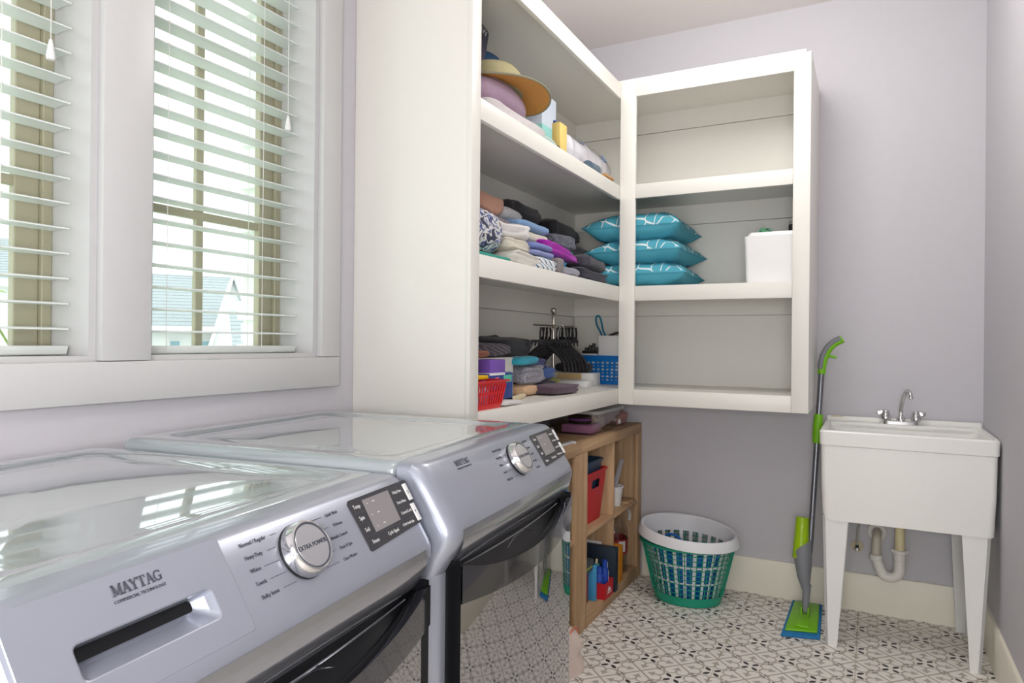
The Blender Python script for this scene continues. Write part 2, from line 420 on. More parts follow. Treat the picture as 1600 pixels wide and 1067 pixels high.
# ---------------------------------------------------------------- oak cube units under the shelves
def oak_unit(y0, y1, label):
    xf, xb, H_ = -1.068, -1.448, .80
    t = thing('cube_organizer', label, 'bookcase', ((xf+xb)/2, (y0+y1)/2, 0))
    MB().box(xb, xf, y0, y1, .752, H_, .002).build('top', wood_y, t)
    MB().box(xb, xf, y0, y0+.03, 0, .7518, .0015).build('side', wood_z, t)
    MB().box(xb, xf, y1-.03, y1, 0, .7518, .0015).build('side', wood_z, t)
    MB().box(xf-.02, xf-.0005, y0+.0302, y0+.07, .0, .7518, .0015).build('front_stile', wood_z, t)
    MB().box(xf-.02, xf-.0005, y1-.06, y1-.0302, .0, .7518, .0015).build('front_stile', wood_z, t)
    ym = (y0+.07+y1-.06)/2
    MB().box(xb+.012, xf-.006, ym-.008, ym+.008, .058, .7515, .001).build('divider', wood_z, t)
    MB().box(xb, xf-.0008, y0+.0705, y1-.0605, .0, .058, .0015).build('bottom', wood_y, t)
    MB().box(xb+.012, xf-.003, y0+.0305, ym-.0085, .388, .406, .001).build('shelf', wood_y, t)
    MB().box(xb+.012, xf-.003, ym+.0085, y1-.0305, .388, .406, .001).build('shelf', wood_y, t)
    MB().box(xb, xb+.011, y0+.0305, y1-.0305, .0585, .7515).build('back', wood_z, t)
    return t
oak_unit(2.684, 3.528, 'oak cube unit against the back wall holding red bin and water jug')
oak_unit(1.838, 2.681, 'oak cube unit standing beside the far laundry machine, mostly hidden')

# ---------------------------------------------------------------- laundry machines
silver = mat('machine_silver_paint', '#a6abb8', .32, .5, coat=.4, var=.01)
silver2 = mat('machine_fascia_gloss', '#a9abb2', .14, .75, coat=.6, var=.01)
topm = mat('machine_top_gloss_enamel', '#a4adb1', .06, 0.15, coat=1, var=.01)
doorglass = mat('dark_mirror_door', '#b0b0b3', .035, 1, var=0)
doorband = mat('door_band_gloss_grey', '#55565c', .10, .85, coat=.5, var=0)
recessm = mat('recess_black_gloss', '#08090d', .35, 0, var=0)
ink = mat('dark_grey_lettering', '#4b4e5a', .6, var=0)
inkl = mat('pale_lettering', '#d7d7d7', .6, var=0)
dispm = mat('display_black_gloss', '#3a3a3e', .2, var=0)
screenm = mat('display_grey_screen', '#8e8a8b', .25, var=0)
knobm = mat('knob_spun_metal', '#d9dadc', .22, 1, var=0)
AL = R_(57.9); ca, sa = math.cos(AL), math.sin(AL)
PM = Matrix(((0, ca, sa, 0), (1, 0, 0, 0), (0, -sa, ca, 0), (0, 0, 0, 1)))      # panel frame: u along the width, v down the slope, w out of the face
PT = Matrix(((0, -ca, sa, 0), (1, 0, 0, 0), (0, sa, ca, 0), (0, 0, 0, 1)))      # text frame: u right, text-up = up the slope
HW = .331
def slab_letters(txt, h):
    """heavy slab-serif capitals from strokes; origin at left baseline"""
    mb = MB(); x = 0
    def bar(x0, y0, x1, y1, w_):
        d = Vector((x1-x0, y1-y0, 0)).normalized(); n_ = Vector((-d.y, d.x, 0))*w_/2
        vs_ = [mb.b.verts.new(Vector((a, b, .0001))+s_*n_) for (a, b, s_) in ((x0, y0, -1), (x1, y1, -1), (x1, y1, 1), (x0, y0, 1))]
        mb.b.faces.new(vs_)
    def serif(cx, y, wd): bar(cx-wd/2, y, cx+wd/2, y, .09*h)
    th, tn = .2*h, .09*h
    for ch in txt:
        if ch == 'M':
            W_ = 1.0*h; bar(x+.16*h, 0, x+.16*h, h, tn*1.1); bar(x+.84*h, 0, x+.84*h, h, th); bar(x+.16*h, h, x+.5*h, .08*h, th); bar(x+.5*h, .08*h, x+.84*h, h, tn)
            serif(x+.15*h, .045*h, .34*h); serif(x+.84*h, .045*h, .4*h); serif(x+.12*h, .955*h, .26*h); serif(x+.88*h, .955*h, .26*h)
        elif ch == 'A':
            W_ = .86*h; bar(x+.16*h, 0, x+.42*h, h, tn*1.1); bar(x+.42*h, h, x+.72*h, 0, th); bar(x+.26*h, .34*h, x+.6*h, .34*h, tn); serif(x+.15*h, .045*h, .32*h); serif(x+.72*h, .045*h, .38*h)
        elif ch == 'Y':
            W_ = .84*h; bar(x+.14*h, h, x+.42*h, .46*h, th); bar(x+.7*h, h, x+.42*h, .46*h, tn*1.1); bar(x+.42*h, .48*h, x+.42*h, 0, th); serif(x+.42*h, .045*h, .42*h); serif(x+.14*h, .955*h, .36*h); serif(x+.7*h, .955*h, .3*h)
        elif ch == 'T':
            W_ = .82*h; bar(x+.41*h, 0, x+.41*h, h, th); serif(x+.41*h, .955*h, .76*h); serif(x+.41*h, .045*h, .42*h); bar(x+.06*h, h, x+.06*h, .72*h, tn); bar(x+.76*h, h, x+.76*h, .72*h, tn)
        elif ch == 'G':
            W_ = .9*h; n_ = 14; pts = []
            for k in range(n_+1):
                a = R_(45+k*(275)/n_); wdt = (.10+.12*abs(math.cos((a-math.pi)/2*1.0)))*h*.75
                pts.append((x+.45*h+.36*h*math.cos(a), .5*h+.44*h*math.sin(a), wdt))
            for p0, p1 in zip(pts, pts[1:]): bar(p0[0], p0[1], p1[0], p1[1], (p0[2]+p1[2])/2)
            bar(x+.7*h, .08*h, x+.7*h, .44*h, th*.9); serif(x+.68*h, .44*h, .36*h); bar(x+.74*h, h*.95, x+.74*h, .7*h, tn)
        x += W_*.94
    return mb, x
def machine(name, label, loc, rz, drawer):
    t = thing(name, label, 'washer' if drawer else 'dryer', loc, rz, local=True)
    zf = -loc[2]                                         # floor in local z (origin: middle of the panel's upper ridge)
    def bow(y, amt=.002): return -amt*(abs(y)/HW)**4
    # cabinet
    f = MB()
    prof = []
    for k in range(9):
        a = R_(90*k/8); prof.append((-.01+.04*math.cos(a), HW-.04+.04*math.sin(a)))
    out = [(-.725, -HW), *[(px, -py) for px, py in prof[::-1]], *prof, (-.725, HW)]
    f.prism(out, 'z', zf+.02, -.19); f.build('cabinet', silver, t)
    # console shell: swept profile with rounded ends
    vv_ = lambda v: (v*ca, -v*sa)
    pr = [(-.045, 0), (-.02, 0), (-.006, -.0012), vv_(.008), vv_(.0465), vv_(.0895), vv_(.1165), (.067, -.113), (.0668, -.128), (.06, -.142), (.045, -.165), (.03, -.1895), (-.045, -.1895)]
    nn = 18; rings = []; f = MB()
    hs_ = [-.2755, -.1155] if drawer else []
    ys = [-HW, -HW+.002, -HW+.008, -HW+.018, -HW+.03]+[-HW+.03+(2*HW-.06)*k/12 for k in range(1, 12)]+[HW-.03, HW-.018, HW-.008, HW-.002, HW]
    ys = sorted([y for y in ys if not any(abs(y-h_) < .004 for h_ in hs_)]+hs_)
    for y in ys:
        e = max(0, abs(y)-(HW-.03))/.03; ins = .03*(1-math.sqrt(max(0, 1-e*e)))
        ring = []
        for i, (px, pz) in enumerate(pr):
            front = 1 if 2 <= i <= 11 else 0
            dx = -ins*.75*front; dz = -ins*.35 if i <= 6 else 0
            ring.append(f.b.verts.new((px+dx+(bow(y) if front else 0), y, pz+dz)))
        rings.append(ring)
    for ya_, A, B in zip(ys, rings, rings[1:]):
        for k in range(len(pr)):
            if hs_ and k == 4 and hs_[0]-1e-6 <= ya_ < hs_[1]-1e-6: continue          # opening behind the drawer pull
            f.b.faces.new((A[k], A[(k+1) % len(pr)], B[(k+1) % len(pr)], B[k]))
    f.b.faces.new(rings[0]); f.b.faces.new(rings[-1][::-1])
    con = f.build('console', silver, t)
    # thin gloss strip under the slope
    f = MB()
    def strip(u, v):
        y = -HW+.036+(2*HW-.072)*u; z = -.112-.066*v; x = .0665-.0245*max(0, (v-.3)/.7)**1.6+.0008
        return Vector((x+bow(y), y, z))
    f.grid(strip, 16, 6); f.build('fascia_strip', silver2, con)
    # top with raised rim
    rim = MB(); xb, xf_ = -.725, -.047
    def rounded(x0, x1, y0, y1, r, n=5):
        pts = []
        for (cx, cy, a0) in ((x1-r, y1-r, 0), (x0+r, y1-r, 90), (x0+r, y0+r, 180), (x1-r, y0+r, 270)):
            for k in range(n+1): a = R_(a0+90*k/n); pts.append((cx+r*math.cos(a), cy+r*math.sin(a)))
        return pts
    lev = [(0, -.045, .02), (0, -.016, .02), (.003, -.007, .02), (.009, -.0015, .02), (.018, 0, .02), (.052, 0, .03), (.058, -.002, .03), (.074, -.006, .03), (.082, -.0065, .03)]
    rs = [[rim.b.verts.new((px, py, z)) for px, py in rounded(xb+i, xf_-(i*.15 if i < .03 else i*.75), -HW+i, HW-i, r)] for i, z, r in lev]
    for A, B in zip(rs, rs[1:]):
        n = len(A)
        for k in range(n): rim.b.faces.new((A[k], A[(k+1) % n], B[(k+1) % n], B[k]))
    rim.b.faces.new(rs[0][::-1])
    # gently domed middle
    xs_ = [v.co.x for v in rs[-1]]; xa_, xz_ = min(xs_), max(xs_); xm_ = (xa_+xz_)/2; prev = rs[-1]
    for q_ in (.94, .85, .72, .55, .35, .12):
        ring = []
        for v in rs[-1]:
            x_ = xm_+(v.co.x-xm_)*q_; y_ = v.co.y*q_; dm = (1-((x_-xm_)/(xz_-xm_))**2)*(1-(y_/HW)**6); ring.append(rim.b.verts.new((x_, y_, -.0065+.0095*dm)))
        n = len(ring)
        for k in range(n): rim.b.faces.new((prev[k], prev[(k+1) % n], ring[(k+1) % n], ring[k]))
        prev = ring
    rim.b.faces.new(prev)
    rim.build('top_panel', topm, t)
    # body upper band between cabinet and top
    MB().box(-.725, -.046, -HW+.003, HW-.003, -.1895, -.046).build('cabinet_upper', silver, t)
    # ---- panel things; w offset keeps them just proud of the slope
    def pbox(u0, u1, v0, v1, w0, w1, r=0): return MB().box(u0, u1, v0, v1, w0, w1, r, 2, PM)
    def put_text(nm, txt, u, v, size, m, w_=.0009, al='CENTER', width=1, par=None):
        me = text_mesh(txt, size, .0002, al, 0, width); me.transform(PT @ Matrix.Translation((u, -v, w_))); return link(nm, me, m, par or con)
    v0 = .0095
    def bw(u): return bow(u)*sa                        # face recession along its own normal
    mb, L = slab_letters('MAYTAG', .0112); me = mb.mesh('lettering', smooth=False)
    me.transform(PT @ Matrix.Translation((-.194-L/2, -.0245, .0006+bw(-.2)))); link('lettering', me, ink, con)
    put_text('lettering', 'COMMERCIAL TECHNOLOGY', -.194, .0300, .0046, ink, .0006+bw(-.2), width=.95)
    # knob
    KU, KV = .031, .054
    k = MB().lathe([(.037, 0), (.037, .004), (.0355, .006)], (0, 0, 0), 40).mesh('knob_base'); k.transform(PM @ Matrix.Translation((KU, KV, -.001))); kb = link('knob_base', k, blackp, t)
    k = MB().lathe([(.0365, .004), (.0365, .009), (.034, .019), (.033, .0208), (.031, .0212), (.0295, .0204), (.0295, .0197), (0, .0197)], (0, 0, 0), 48).mesh('knob'); k.transform(PM @ Matrix.Translation((KU, KV, 0))); kn = link('knob', k, chrome, t)
    k = MB().lathe([(0, .0206), (.0275, .0206), (.0281, .02), (.0281, .0196), (0, .0196)], (0, 0, 0), 48).mesh('knob_face'); k.transform(PM @ Matrix.Translation((KU, KV, 0))); link('knob_face', k, knobm, kn)
    k = MB().lathe([(.0281, .0201), (.0297, .0207), (.031, .0207)], (0, 0, 0), 48, cap=False).mesh('knob_ring'); k.transform(PM @ Matrix.Translation((KU, KV, .0002))); link('knob_ring', k, ink, kn)
    me = text_mesh('EXTRA POWER', .0086, .0001, 'CENTER', 0, .92); me.transform(PT @ Matrix.Translation((KU, -KV, .0210))); link('lettering', me, ink, kn)
    # cycle names and leader lines
    for i, s_ in enumerate(('Normal / Regular', 'Heavy Duty', 'Whites', 'Towels', 'Bulky Items')):
        v = .0205+.0162*i; wl = (.047, .033, .019, .019, .033)[i]
        put_text('cycle_label', s_, -.059, v, .0072, ink, .0006, 'LEFT', (.86, .82, .8, .8, .86)[i])
        a = math.asin(max(-1, min(1, (v-KV)/.045))); ue = KU-.040*math.cos(a)-.001
        MB().box(-.059+wl+.004, ue, v-.0003, v+.0003, .0002, .0006, 0, 1, PM).build('leader_line', ink, con, (0, 0, 0))
    for i, s_ in enumerate(('Quick Wash', 'Delicates', 'Wrinkle Control', 'Drain & Spin', 'Clean Washer' if drawer else 'Timed Dry')):
        v = .022+.0162*i; put_text('cycle_label', s_, .1285, v, .0066, ink, .0006, 'RIGHT', .82)
        a = math.asin(max(-1, min(1, (v-KV)/.045))); us = KU+.040*math.cos(a)+.001
        MB().box(us, .1285-(.034, .028, .038, .036, .039)[i]-.003, v-.0003, v+.0003, .0002, .0006, 0, 1, PM).build('leader_line', ink, con, (0, 0, 0)) if us < .085 else None
    # display
    dp = MB(); pts = [(.160, .0135), (.318, .0115), (.323, .014), (.3225, .018), (.312, .083), (.308, .0865), (.163, .0945), (.158, .092), (.1555, .018)]
    dp.prism(pts, 'z', -.006, .0014, 0, 1, PM); dpo = dp.build('display_panel', dispm, t, (0, 0, 0))
    k = MB(); k.prism([(.190, .0195), (.263, .0185), (.259, .0695), (.188, .0715)], 'z', .0005, .0019, 0, 1, PM); k.build('screen', screenm, dpo, (0, 0, 0))
    for uu, vv in ((.197, .026), (.197, .0445), (.197, .063), (.212, .0255), (.212, .0442), (.214, .0625)): MB().box(uu, uu+(.002 if uu < .207 else .006), vv, vv+.0014, .0018, .0021, 0, 1, PM).build('screen_mark', inkl, dpo, (0, 0, 0))
    for i, s_ in enumerate(('Temp', 'Spin', 'Soil')): put_text('button_label', s_, .1715, .026+.0185*i, .0088, inkl, .0019, par=dpo, width=.85)
    put_text('button_label', 'Steam', .178, .0825, .0084, inkl, .0019, par=dpo, width=.85); put_text('button_label', 'Cycle Signal', .2275, .0815, .0074, inkl, .0019, par=dpo, width=.85)
    put_text('button_label', '12 Hr Fresh Spin' if drawer else 'Wrinkle Prevent', .2745, .0795, .0064, inkl, .0019, par=dpo, width=.8)
    for i, s_ in enumerate(('Delay Start', 'Extra Rinse', 'Control Lock')): put_text('button_label', s_, .284, .026+.0178*i, .0070, inkl, .0019, par=dpo, width=.82)
    for vv in (.035, .0535, .0722): MB().box(.160, .186, vv, vv+.0006, .0012, .0018, 0, 1, PM).build('button_line', ink, dpo, (0, 0, 0))
    MB().box(.19, .298, .0735, .0741, .0012, .0018, 0, 1, PM).build('button_line', ink, dpo, (0, 0, 0))
    for (u0, vv0, vv1) in ((.3065, .0175, .047), (.3025, .0525, .083)): 
        b_ = MB().box(u0, u0+.0115, vv0, vv1, .0005, .0030, .001, 2, PM).build('push_button', whitep, dpo, (0, 0, 0))
    me = MB().lathe([(.0022, 0), (.003, 0)], (0, 0, 0), 14, cap=False).mesh('i'); me.transform(PM @ Matrix.Translation((.3122, .033, .0033))); link('power_symbol', me, ink, dpo)
    k = MB(); k.prism([(.3055, .064), (.3095, .066), (.3055, .068)], 'z', .0030, .0033, 0, 1, PM); k.build('start_symbol', ink, dpo, (0, 0, 0))
    # detergent drawer
    if drawer:
        f = MB(); u0, u1 = -.322, -.084
        hu0, hu1, hv0, hv1 = -.272, -.119, .052, .084
        def ro(a0, a1, b0, b1, r):
            pts = []
            for (cx, cy, s0) in ((a1-r, b1-r, 0), (a0+r, b1-r, 90), (a0+r, b0+r, 180), (a1-r, b0+r, 270)):
                for k in range(5): a = R_(s0+90*k/4); pts.append((cx+r*math.cos(a), cy+r*math.sin(a)))
            return pts
        lv = [(ro(u0, u1, .002, .1135, .004), -.008), (ro(u0, u1, .002, .1135, .004), .0002), (ro(u0+.0008, u1-.0008, .0028, .1125, .004), .0009), (ro(hu0-.002, hu1+.002, hv0-.002, hv1+.002, .007), .0009), (ro(hu0-.0005, hu1+.0005, hv0-.0005, hv1+.0005, .006), .0002), (ro(hu0+.001, hu1-.003, hv0, hv1-.007, .006), -.008), (ro(hu0+.002, hu1-.009, hv0, hv0+.017, .005), -.017), (ro(hu0+.002, hu1-.012, hv0, hv0+.011, .004), -.022)]
        rs = [[f.b.verts.new(PM @ Vector((a, b, w0+bow(a)*sa))) for a, b in pts] for pts, w0 in lv]
        for A, B in zip(rs, rs[1:]):
            n = len(A)
            for k in range(n): f.b.faces.new((A[k], A[(k+1) % n], B[(k+1) % n], B[k]))
        dr = f.build('detergent_drawer', silver, t, (0, 0, 0), False)
        f = MB(); f.box(hu0+.001, hu1-.010, hv0-.001, hv0+.0125, -.0235, -.0205, 0, 1, PM); f.build('pull_slot', recessm, dr, (0, 0, 0))
        for o in list(con.children):
            if o.name.startswith('lettering'): o.parent = dr; o.location.x += .0005*sa; o.location.z += .0005*ca
    # door: bowed panel with a scooped handle band
    dy0, dy1 = -HW+.040, HW-.016; zt, zb_ = -.168, zf+.10
    def dx(y): 
        s_ = (y-(dy0+dy1)/2)/((dy1-dy0)/2); return .060+.022*(1-s_*s_)
    f = MB(); nu = 28
    def front(u, v):
        y = dy0+(dy1-dy0)*u; zband = -.242-.020*(1-(2*u-1)**2)
        z = zband+(zb_-zband)*v; e = 1-.0*v
        return Vector((dx(y)-.03*max(0, v-.6)**2*2, y, z))
    f.grid(front, nu, 10)
    dg = f.build('door_glass', doorglass, t)
    f = MB()
    def back(u, v):
        y = dy0+(dy1-dy0)*u; return Vector((.024, y, zt+(zb_-zt)*v))
    f.grid(back, nu, 2); 
    # edge skirts
    def skirt(g):
        def h(u, v):
            p = g(u); return Vector((p.x+(.024-p.x)*v, p.y, p.z))
        f.grid(h, nu, 1)
    skirt(lambda u: front(u, 1)); 
    for uu in (0, 1):
        def h(v, k, uu=uu):
            y = dy0 if uu == 0 else dy1; z = zt+(zb_-zt)*v; return Vector((dx(y)+(.024-dx(y))*k, y, z))
        f.grid(h, 10, 1)
    f.build('door_edge', recessm, t)
    # handle band: outer face dips into a lens-shaped scoop
    f = MB()
    def band(u, v):
        y = dy0+(dy1-dy0)*u; zband = -.242-.020*(1-(2*u-1)**2); s_ = 2*u-1
        ztop = -.176-.040*max(0, 1-(s_/.95)**2)**.8 if abs(s_) < .95 else -.176
        return Vector((dx(y)+.003, y, ztop+(zband+.0015-ztop)*v))
    f.grid(band, 56, 4)
    def band2(u, v):
        p = band(u, 0); return Vector((p.x-.03*v, p.y, p.z-.014*v*v))
    f.grid(band2, 56, 3)
    def band3(u, v):
        p = band(u, 1); return Vector((p.x-.008*v, p.y, p.z))
    f.grid(band3, 56, 1)
    bd = f.build('handle_band', doorband, t)
    f = MB()
    def scoop(u, v):
        y = dy0+.004+(dy1-dy0-.008)*u; 
        return Vector((.030+.03*v*v, y, zt-.001-.07*v))
    f.grid(scoop, 28, 6)
    f.build('handle_recess', recessm, t)
    f = MB(); f.tube([(.038+.006*(1-(2*u-1)**2), dy0+.05+(dy1-dy0-.09)*u, -.190-.004*(1-(2*u-1)**2)) for u in [k/16 for k in range(17)]], .0016, 6); f.build('recess_ridge', silver2, bd)
    f = MB(); f.tube([(.052, -.07+.14*u, -.206+.016*(1-(2*u-1)**2)) for u in [k/12 for k in range(13)]], .0012, 6); f.build('grip_ridge', doorband, bd)
    # lower front panel and hinge post
    MB().box(-.02, .026, -HW+.045, HW-.045, zf+.012, zf+.095, .004).build('kick_panel', silver, t)
    for yy in (-.27, .27):
        for xx in (-.66, -.06): MB().lathe([(0, 0), (.022, 0), (.022, .008), (.01, .012), (.01, .022), (0, .022)], (xx, yy, zf), 14).build('foot', blackp, t)
    return t
machine('front_load_washer', 'silver front-load washer with detergent drawer pull beside the windows', (-.667, .620, .9935), R_(6.05), True)
machine('front_load_dryer', 'silver front-load dryer without drawer, between the washer and the shelving', (-.703, 1.289, 1.009), R_(4.8), False)

# ---------------------------------------------------------------- utility sink
tubm = mat('sink_white_polymer', '#f2f2ee', .32, var=.012)
sx0, sx1, sy0, sy1 = -.182, .420, 3.045, 3.530
t = thing('utility_sink', 'white free-standing laundry tub with four tapered legs in the corner', 'sink', ((sx0+sx1)/2, (sy0+sy1)/2, 0))
def rrect(x0, x1, y0, y1, r, n=4):
    pts = []
    for (cx, cy, a0) in ((x1-r, y1-r, 0), (x0+r, y1-r, 90), (x0+r, y0+r, 180), (x1-r, y0+r, 270)):
        for k in range(n+1): a = R_(a0+90*k/n); pts.append((cx+r*math.cos(a), cy+r*math.sin(a)))
    return pts
def loft(mb, levels, capb=True, capt=True):
    rs = [[mb.b.verts.new((px, py, z+(dz(px, py) if dz else 0))) for px, py in pts] for pts, z, dz in levels]
    for A, B in zip(rs, rs[1:]):
        n = len(A)
        for k in range(n): mb.b.faces.new((A[k], A[(k+1) % n], B[(k+1) % n], B[k]))
    if capb: mb.b.faces.new(rs[0][::-1])
    if capt: mb.b.faces.new(rs[-1])
    return mb
def tub_pts(i, r, back=0): return rrect(sx0+i, sx1-i, sy0+i, sy1-min(i, .004)-back, r)
f = MB()
loft(f, [(tub_pts(.012, .025), .512, None), (tub_pts(.006, .022), .66, None), (tub_pts(.004, .02), .812, None), (tub_pts(-.0005, .02), .816, None), (tub_pts(-.002, .02), .868, None), (tub_pts(.002, .02), .874, None), (tub_pts(.014, .02), .874, None), (tub_pts(.018, .02), .868, None), (tub_pts(.022, .03, .075), .855, None), (tub_pts(.028, .04, .085), .82, None), (tub_pts(.045, .05, .1), .56, None), (tub_pts(.09, .05, .12), .535, None)])
f.build('tub', tubm, t)
MB().box(sx0+.002, sx1-.002, sy1-.018, sy1+.003, .866, .892, .004).build('back_ledge', tubm, t)
deckp = MB().box(sx0+.02, sx1-.02, sy1-.082, sy1-.018, .845, .872, .005).build('faucet_deck', tubm, t)
for k in range(6): MB().box(sx0+.06+.024*k, sx0+.078+.024*k, sy1-.0845, sy1-.078, .858, .865, .001, 1).build('rib', tubm, t)
for k in range(6): MB().box(sx1-.18+.024*k, sx1-.162+.024*k, sy1-.0845, sy1-.078, .858, .865, .001, 1).build('rib', tubm, t)
MB().box(sx0+.02, sx0+.07, sy1-.02, sy1-.004, .8875, .8935, .002).build('soap_stain_patch', mat('aged_beige_plastic', '#d8cdb4', .5), t)
legm = mat('sink_leg_white', '#eeeeec', .35, var=.01)
def leg(xa0, xa1, xb0, xb1, yf, dirn):
    """angle-section leg: broad face in front, return flange towards the tub's middle"""
    f = MB(); y2 = yf+dirn*.012; y3 = yf+dirn*.07
    xo0, xo1 = (xa0, xb0) if abs(xa0-(sx0+sx1)/2) > abs(xa1-(sx0+sx1)/2) else (xa1, xb1)
    vs_ = [[f.b.verts.new((x, y, z)) for x, y in p] for z, p in ((0, [(xb0, yf+dirn*.012), (xb1, yf+dirn*.012), (xb1, yf+dirn*.024), (xb0, yf+dirn*.024)]), (.53, [(xa0, yf), (xa1, yf), (xa1, yf+dirn*.012), (xa0, yf+dirn*.012)]))]
    for k in range(4): f.b.faces.new((vs_[0][k], vs_[0][(k+1) % 4], vs_[1][(k+1) % 4], vs_[1][k]))
    f.b.faces.new(vs_[0]); f.b.faces.new(vs_[1][::-1])
    s_ = -1 if xo0 > (sx0+sx1)/2 else 1
    vs_ = [[f.b.verts.new((x, y, z)) for x, y in p] for z, p in ((0, [(xo1, yf+dirn*.012), (xo1+s_*.01, yf+dirn*.012), (xo1+s_*.01, yf+dirn*.05), (xo1, yf+dirn*.05)]), (.53, [(xo0, yf), (xo0+s_*.01, yf), (xo0+s_*.01, yf+dirn*.09), (xo0, yf+dirn*.09)]))]
    for k in range(4): f.b.faces.new((vs_[0][k], vs_[0][(k+1) % 4], vs_[1][(k+1) % 4], vs_[1][k]))
    f.b.faces.new(vs_[0]); f.b.faces.new(vs_[1][::-1])
    return f.build('leg', legm, t)
leg(-.1695, -.076, -.156, -.113, 3.062, 1); leg(.305, .3975, .336, .372, 3.062, 1)
leg(-.1695, -.076, -.156, -.113, 3.505, -1); leg(.305, .3975, .330, .372, 3.505, -1)
# faucet
t = thing('sink_faucet', 'chrome two-handle faucet with curved spout on the laundry tub', 'faucet', (.118, 3.485, .872))
fx, fy, fz = .118, 3.485, .8725
f = MB(); loft(f, [(rrect(fx-.072, fx+.072, fy-.026, fy+.026, .024, 6), fz, None), (rrect(fx-.07, fx+.07, fy-.024, fy+.024, .022, 6), fz+.012, None), (rrect(fx-.066, fx+.066, fy-.02, fy+.02, .018, 6), fz+.016, None)]); f.build('base_plate', chrome, t)
MB().lathe([(.017, .014), (.0175, .024), (.014, .032), (.010, .036), (.0085, .05)], (fx, fy, fz), 24).build('spout_collar', chrome, t)
sp = [(0, 0, .04), (0, 0, .07), (.004, -.01, .1), (.011, -.028, .128), (.018, -.047, .146), (.024, -.065, .1525), (.03, -.082, .147), (.033, -.092, .132), (.034, -.096, .118)]
# smooth
def smooth_path(p, it=2):
    p = [Vector(q) for q in p]
    for _ in range(it):
        o = [p[0]]
        for a, b in zip(p, p[1:]): o += [a*.75+b*.25, a*.25+b*.75]
        p = o+[p[-1]]
    return p
q = smooth_path([(fx+a, fy+b, fz+c) for a, b, c in sp]); MB().tube(q, [.0085+.0025*max(0, (i/len(q)-.85)/.15) for i in range(len(q))], 14).build('spout', chrome, t)
for s_ in (-1, 1):
    kx = fx+s_*.058
    kn = MB().lathe([(.0195, .016), (.020, .019), (.0195, .028), (.0145, .056), (.012, .0585), (0, .059)], (kx, fy, fz), 20).build('handle', chrome, t); sub(kn)
    f = MB(); f.prism([(kx, fz+.057), (kx+s_*.037, fz+.056), (kx+s_*.037, fz+.042), (kx+s_*.026, fz+.04), (kx+s_*.014, fz+.026)], 'y', fy-.008, fy+.008, .002); f.build('lever', chrome, kn)
# drain trap and supply stop under the tub
pvc = mat('white_pvc_pipe', '#e7e4de', .35, var=.02); pvcy = mat('yellowed_pvc_pipe', '#e2d6ac', .4, var=.03); tapm = mat('beige_escutcheon', '#cfc3a4', .45)
t = thing('drain_trap', 'white plastic drain trap hanging below the laundry tub', 'pipe', (.09, 3.44, .19))
ty = 3.43
MB().tube([(.117, ty, .515), (.117, ty, .32)], .0195, 20).build('tailpiece', pvcy, t)
MB().lathe([(.021, 0), (.0245, .006), (.0245, .03), (.028, .034), (.028, .046), (.021, .048)], (.117, ty, .285), 20).build('slip_nut', pvc, t)
for s_ in (-1, 1): MB().box(.117+s_*.026-.006, .117+s_*.026+.006, ty-.006, ty+.006, .319, .333, .002).build('nut_wing', pvc, t)
pth = [(.117, ty, .30), (.117, ty, .25)]+[(.0775+.0395*math.cos(R_(-a)), ty+.004*a/180, .245+.0395*math.sin(R_(-a))) for a in range(0, 150, 15)]+[(.028, ty+.01, .275), (.026, ty+.02, .29)]
MB().tube(smooth_path(pth, 1), .0215, 18).build('trap_bend', pvc, t)
MB().lathe([(.0235, 0), (.027, .003), (.027, .022), (.0235, .025)], (.026, ty+.012, .272), 18).build('slip_nut', pvc, t)
q = smooth_path([(.026, ty+.014, .285), (.026, ty+.016, .335), (.028, ty+.022, .362), (.03, ty+.05, .377), (.03, 3.549, .377)], 2)
MB().tube(q, .0185, 18).build('wall_pipe', mat('grey_pvc_pipe', '#c9c2b4', .4), t)
Mx = Matrix.Rotation(R_(90), 4, 'X')
MB().lathe([(.021, 0), (.036, .003), (.04, .010), (.038, .014), (.024, .018), (.021, .022)], (.03, 3.5495, .372), 28, M=Mx).build('wall_flange', pvc, t)
t = thing('supply_stop', 'small chrome shut-off valve with round beige plate on the wall', 'valve', (-.05, 3.54, .295))
MB().lathe([(0, 0), (.027, 0), (.026, .006), (.008, .010), (0, .01)], (-.05, 3.5495, .295), 24, M=Mx).build('escutcheon', tapm, t)
MB().tube([(-.05, 3.545, .295), (-.05, 3.505, .292)], .007, 12).build('stem', chrome, t)
MB().lathe([(0, 0), (.010, .001), (.0115, .004), (.0095, .016), (0, .018)], (-.05, 3.505, .282), 14, ay=.7).build('valve_body', chrome, t)
MB().lathe([(.0065, 0), (.0065, .012)], (-.05, 3.505, .298), 10).build('nut', blackp, t)
MB().tube(smooth_path([(-.05, 3.505, .305), (-.049, 3.505, .35), (-.043, 3.503, .42), (-.03, 3.49, .515)]), .005, 8).build('supply_tube', mat('grey_supply_tube', '#a9aa9c', .4), t)
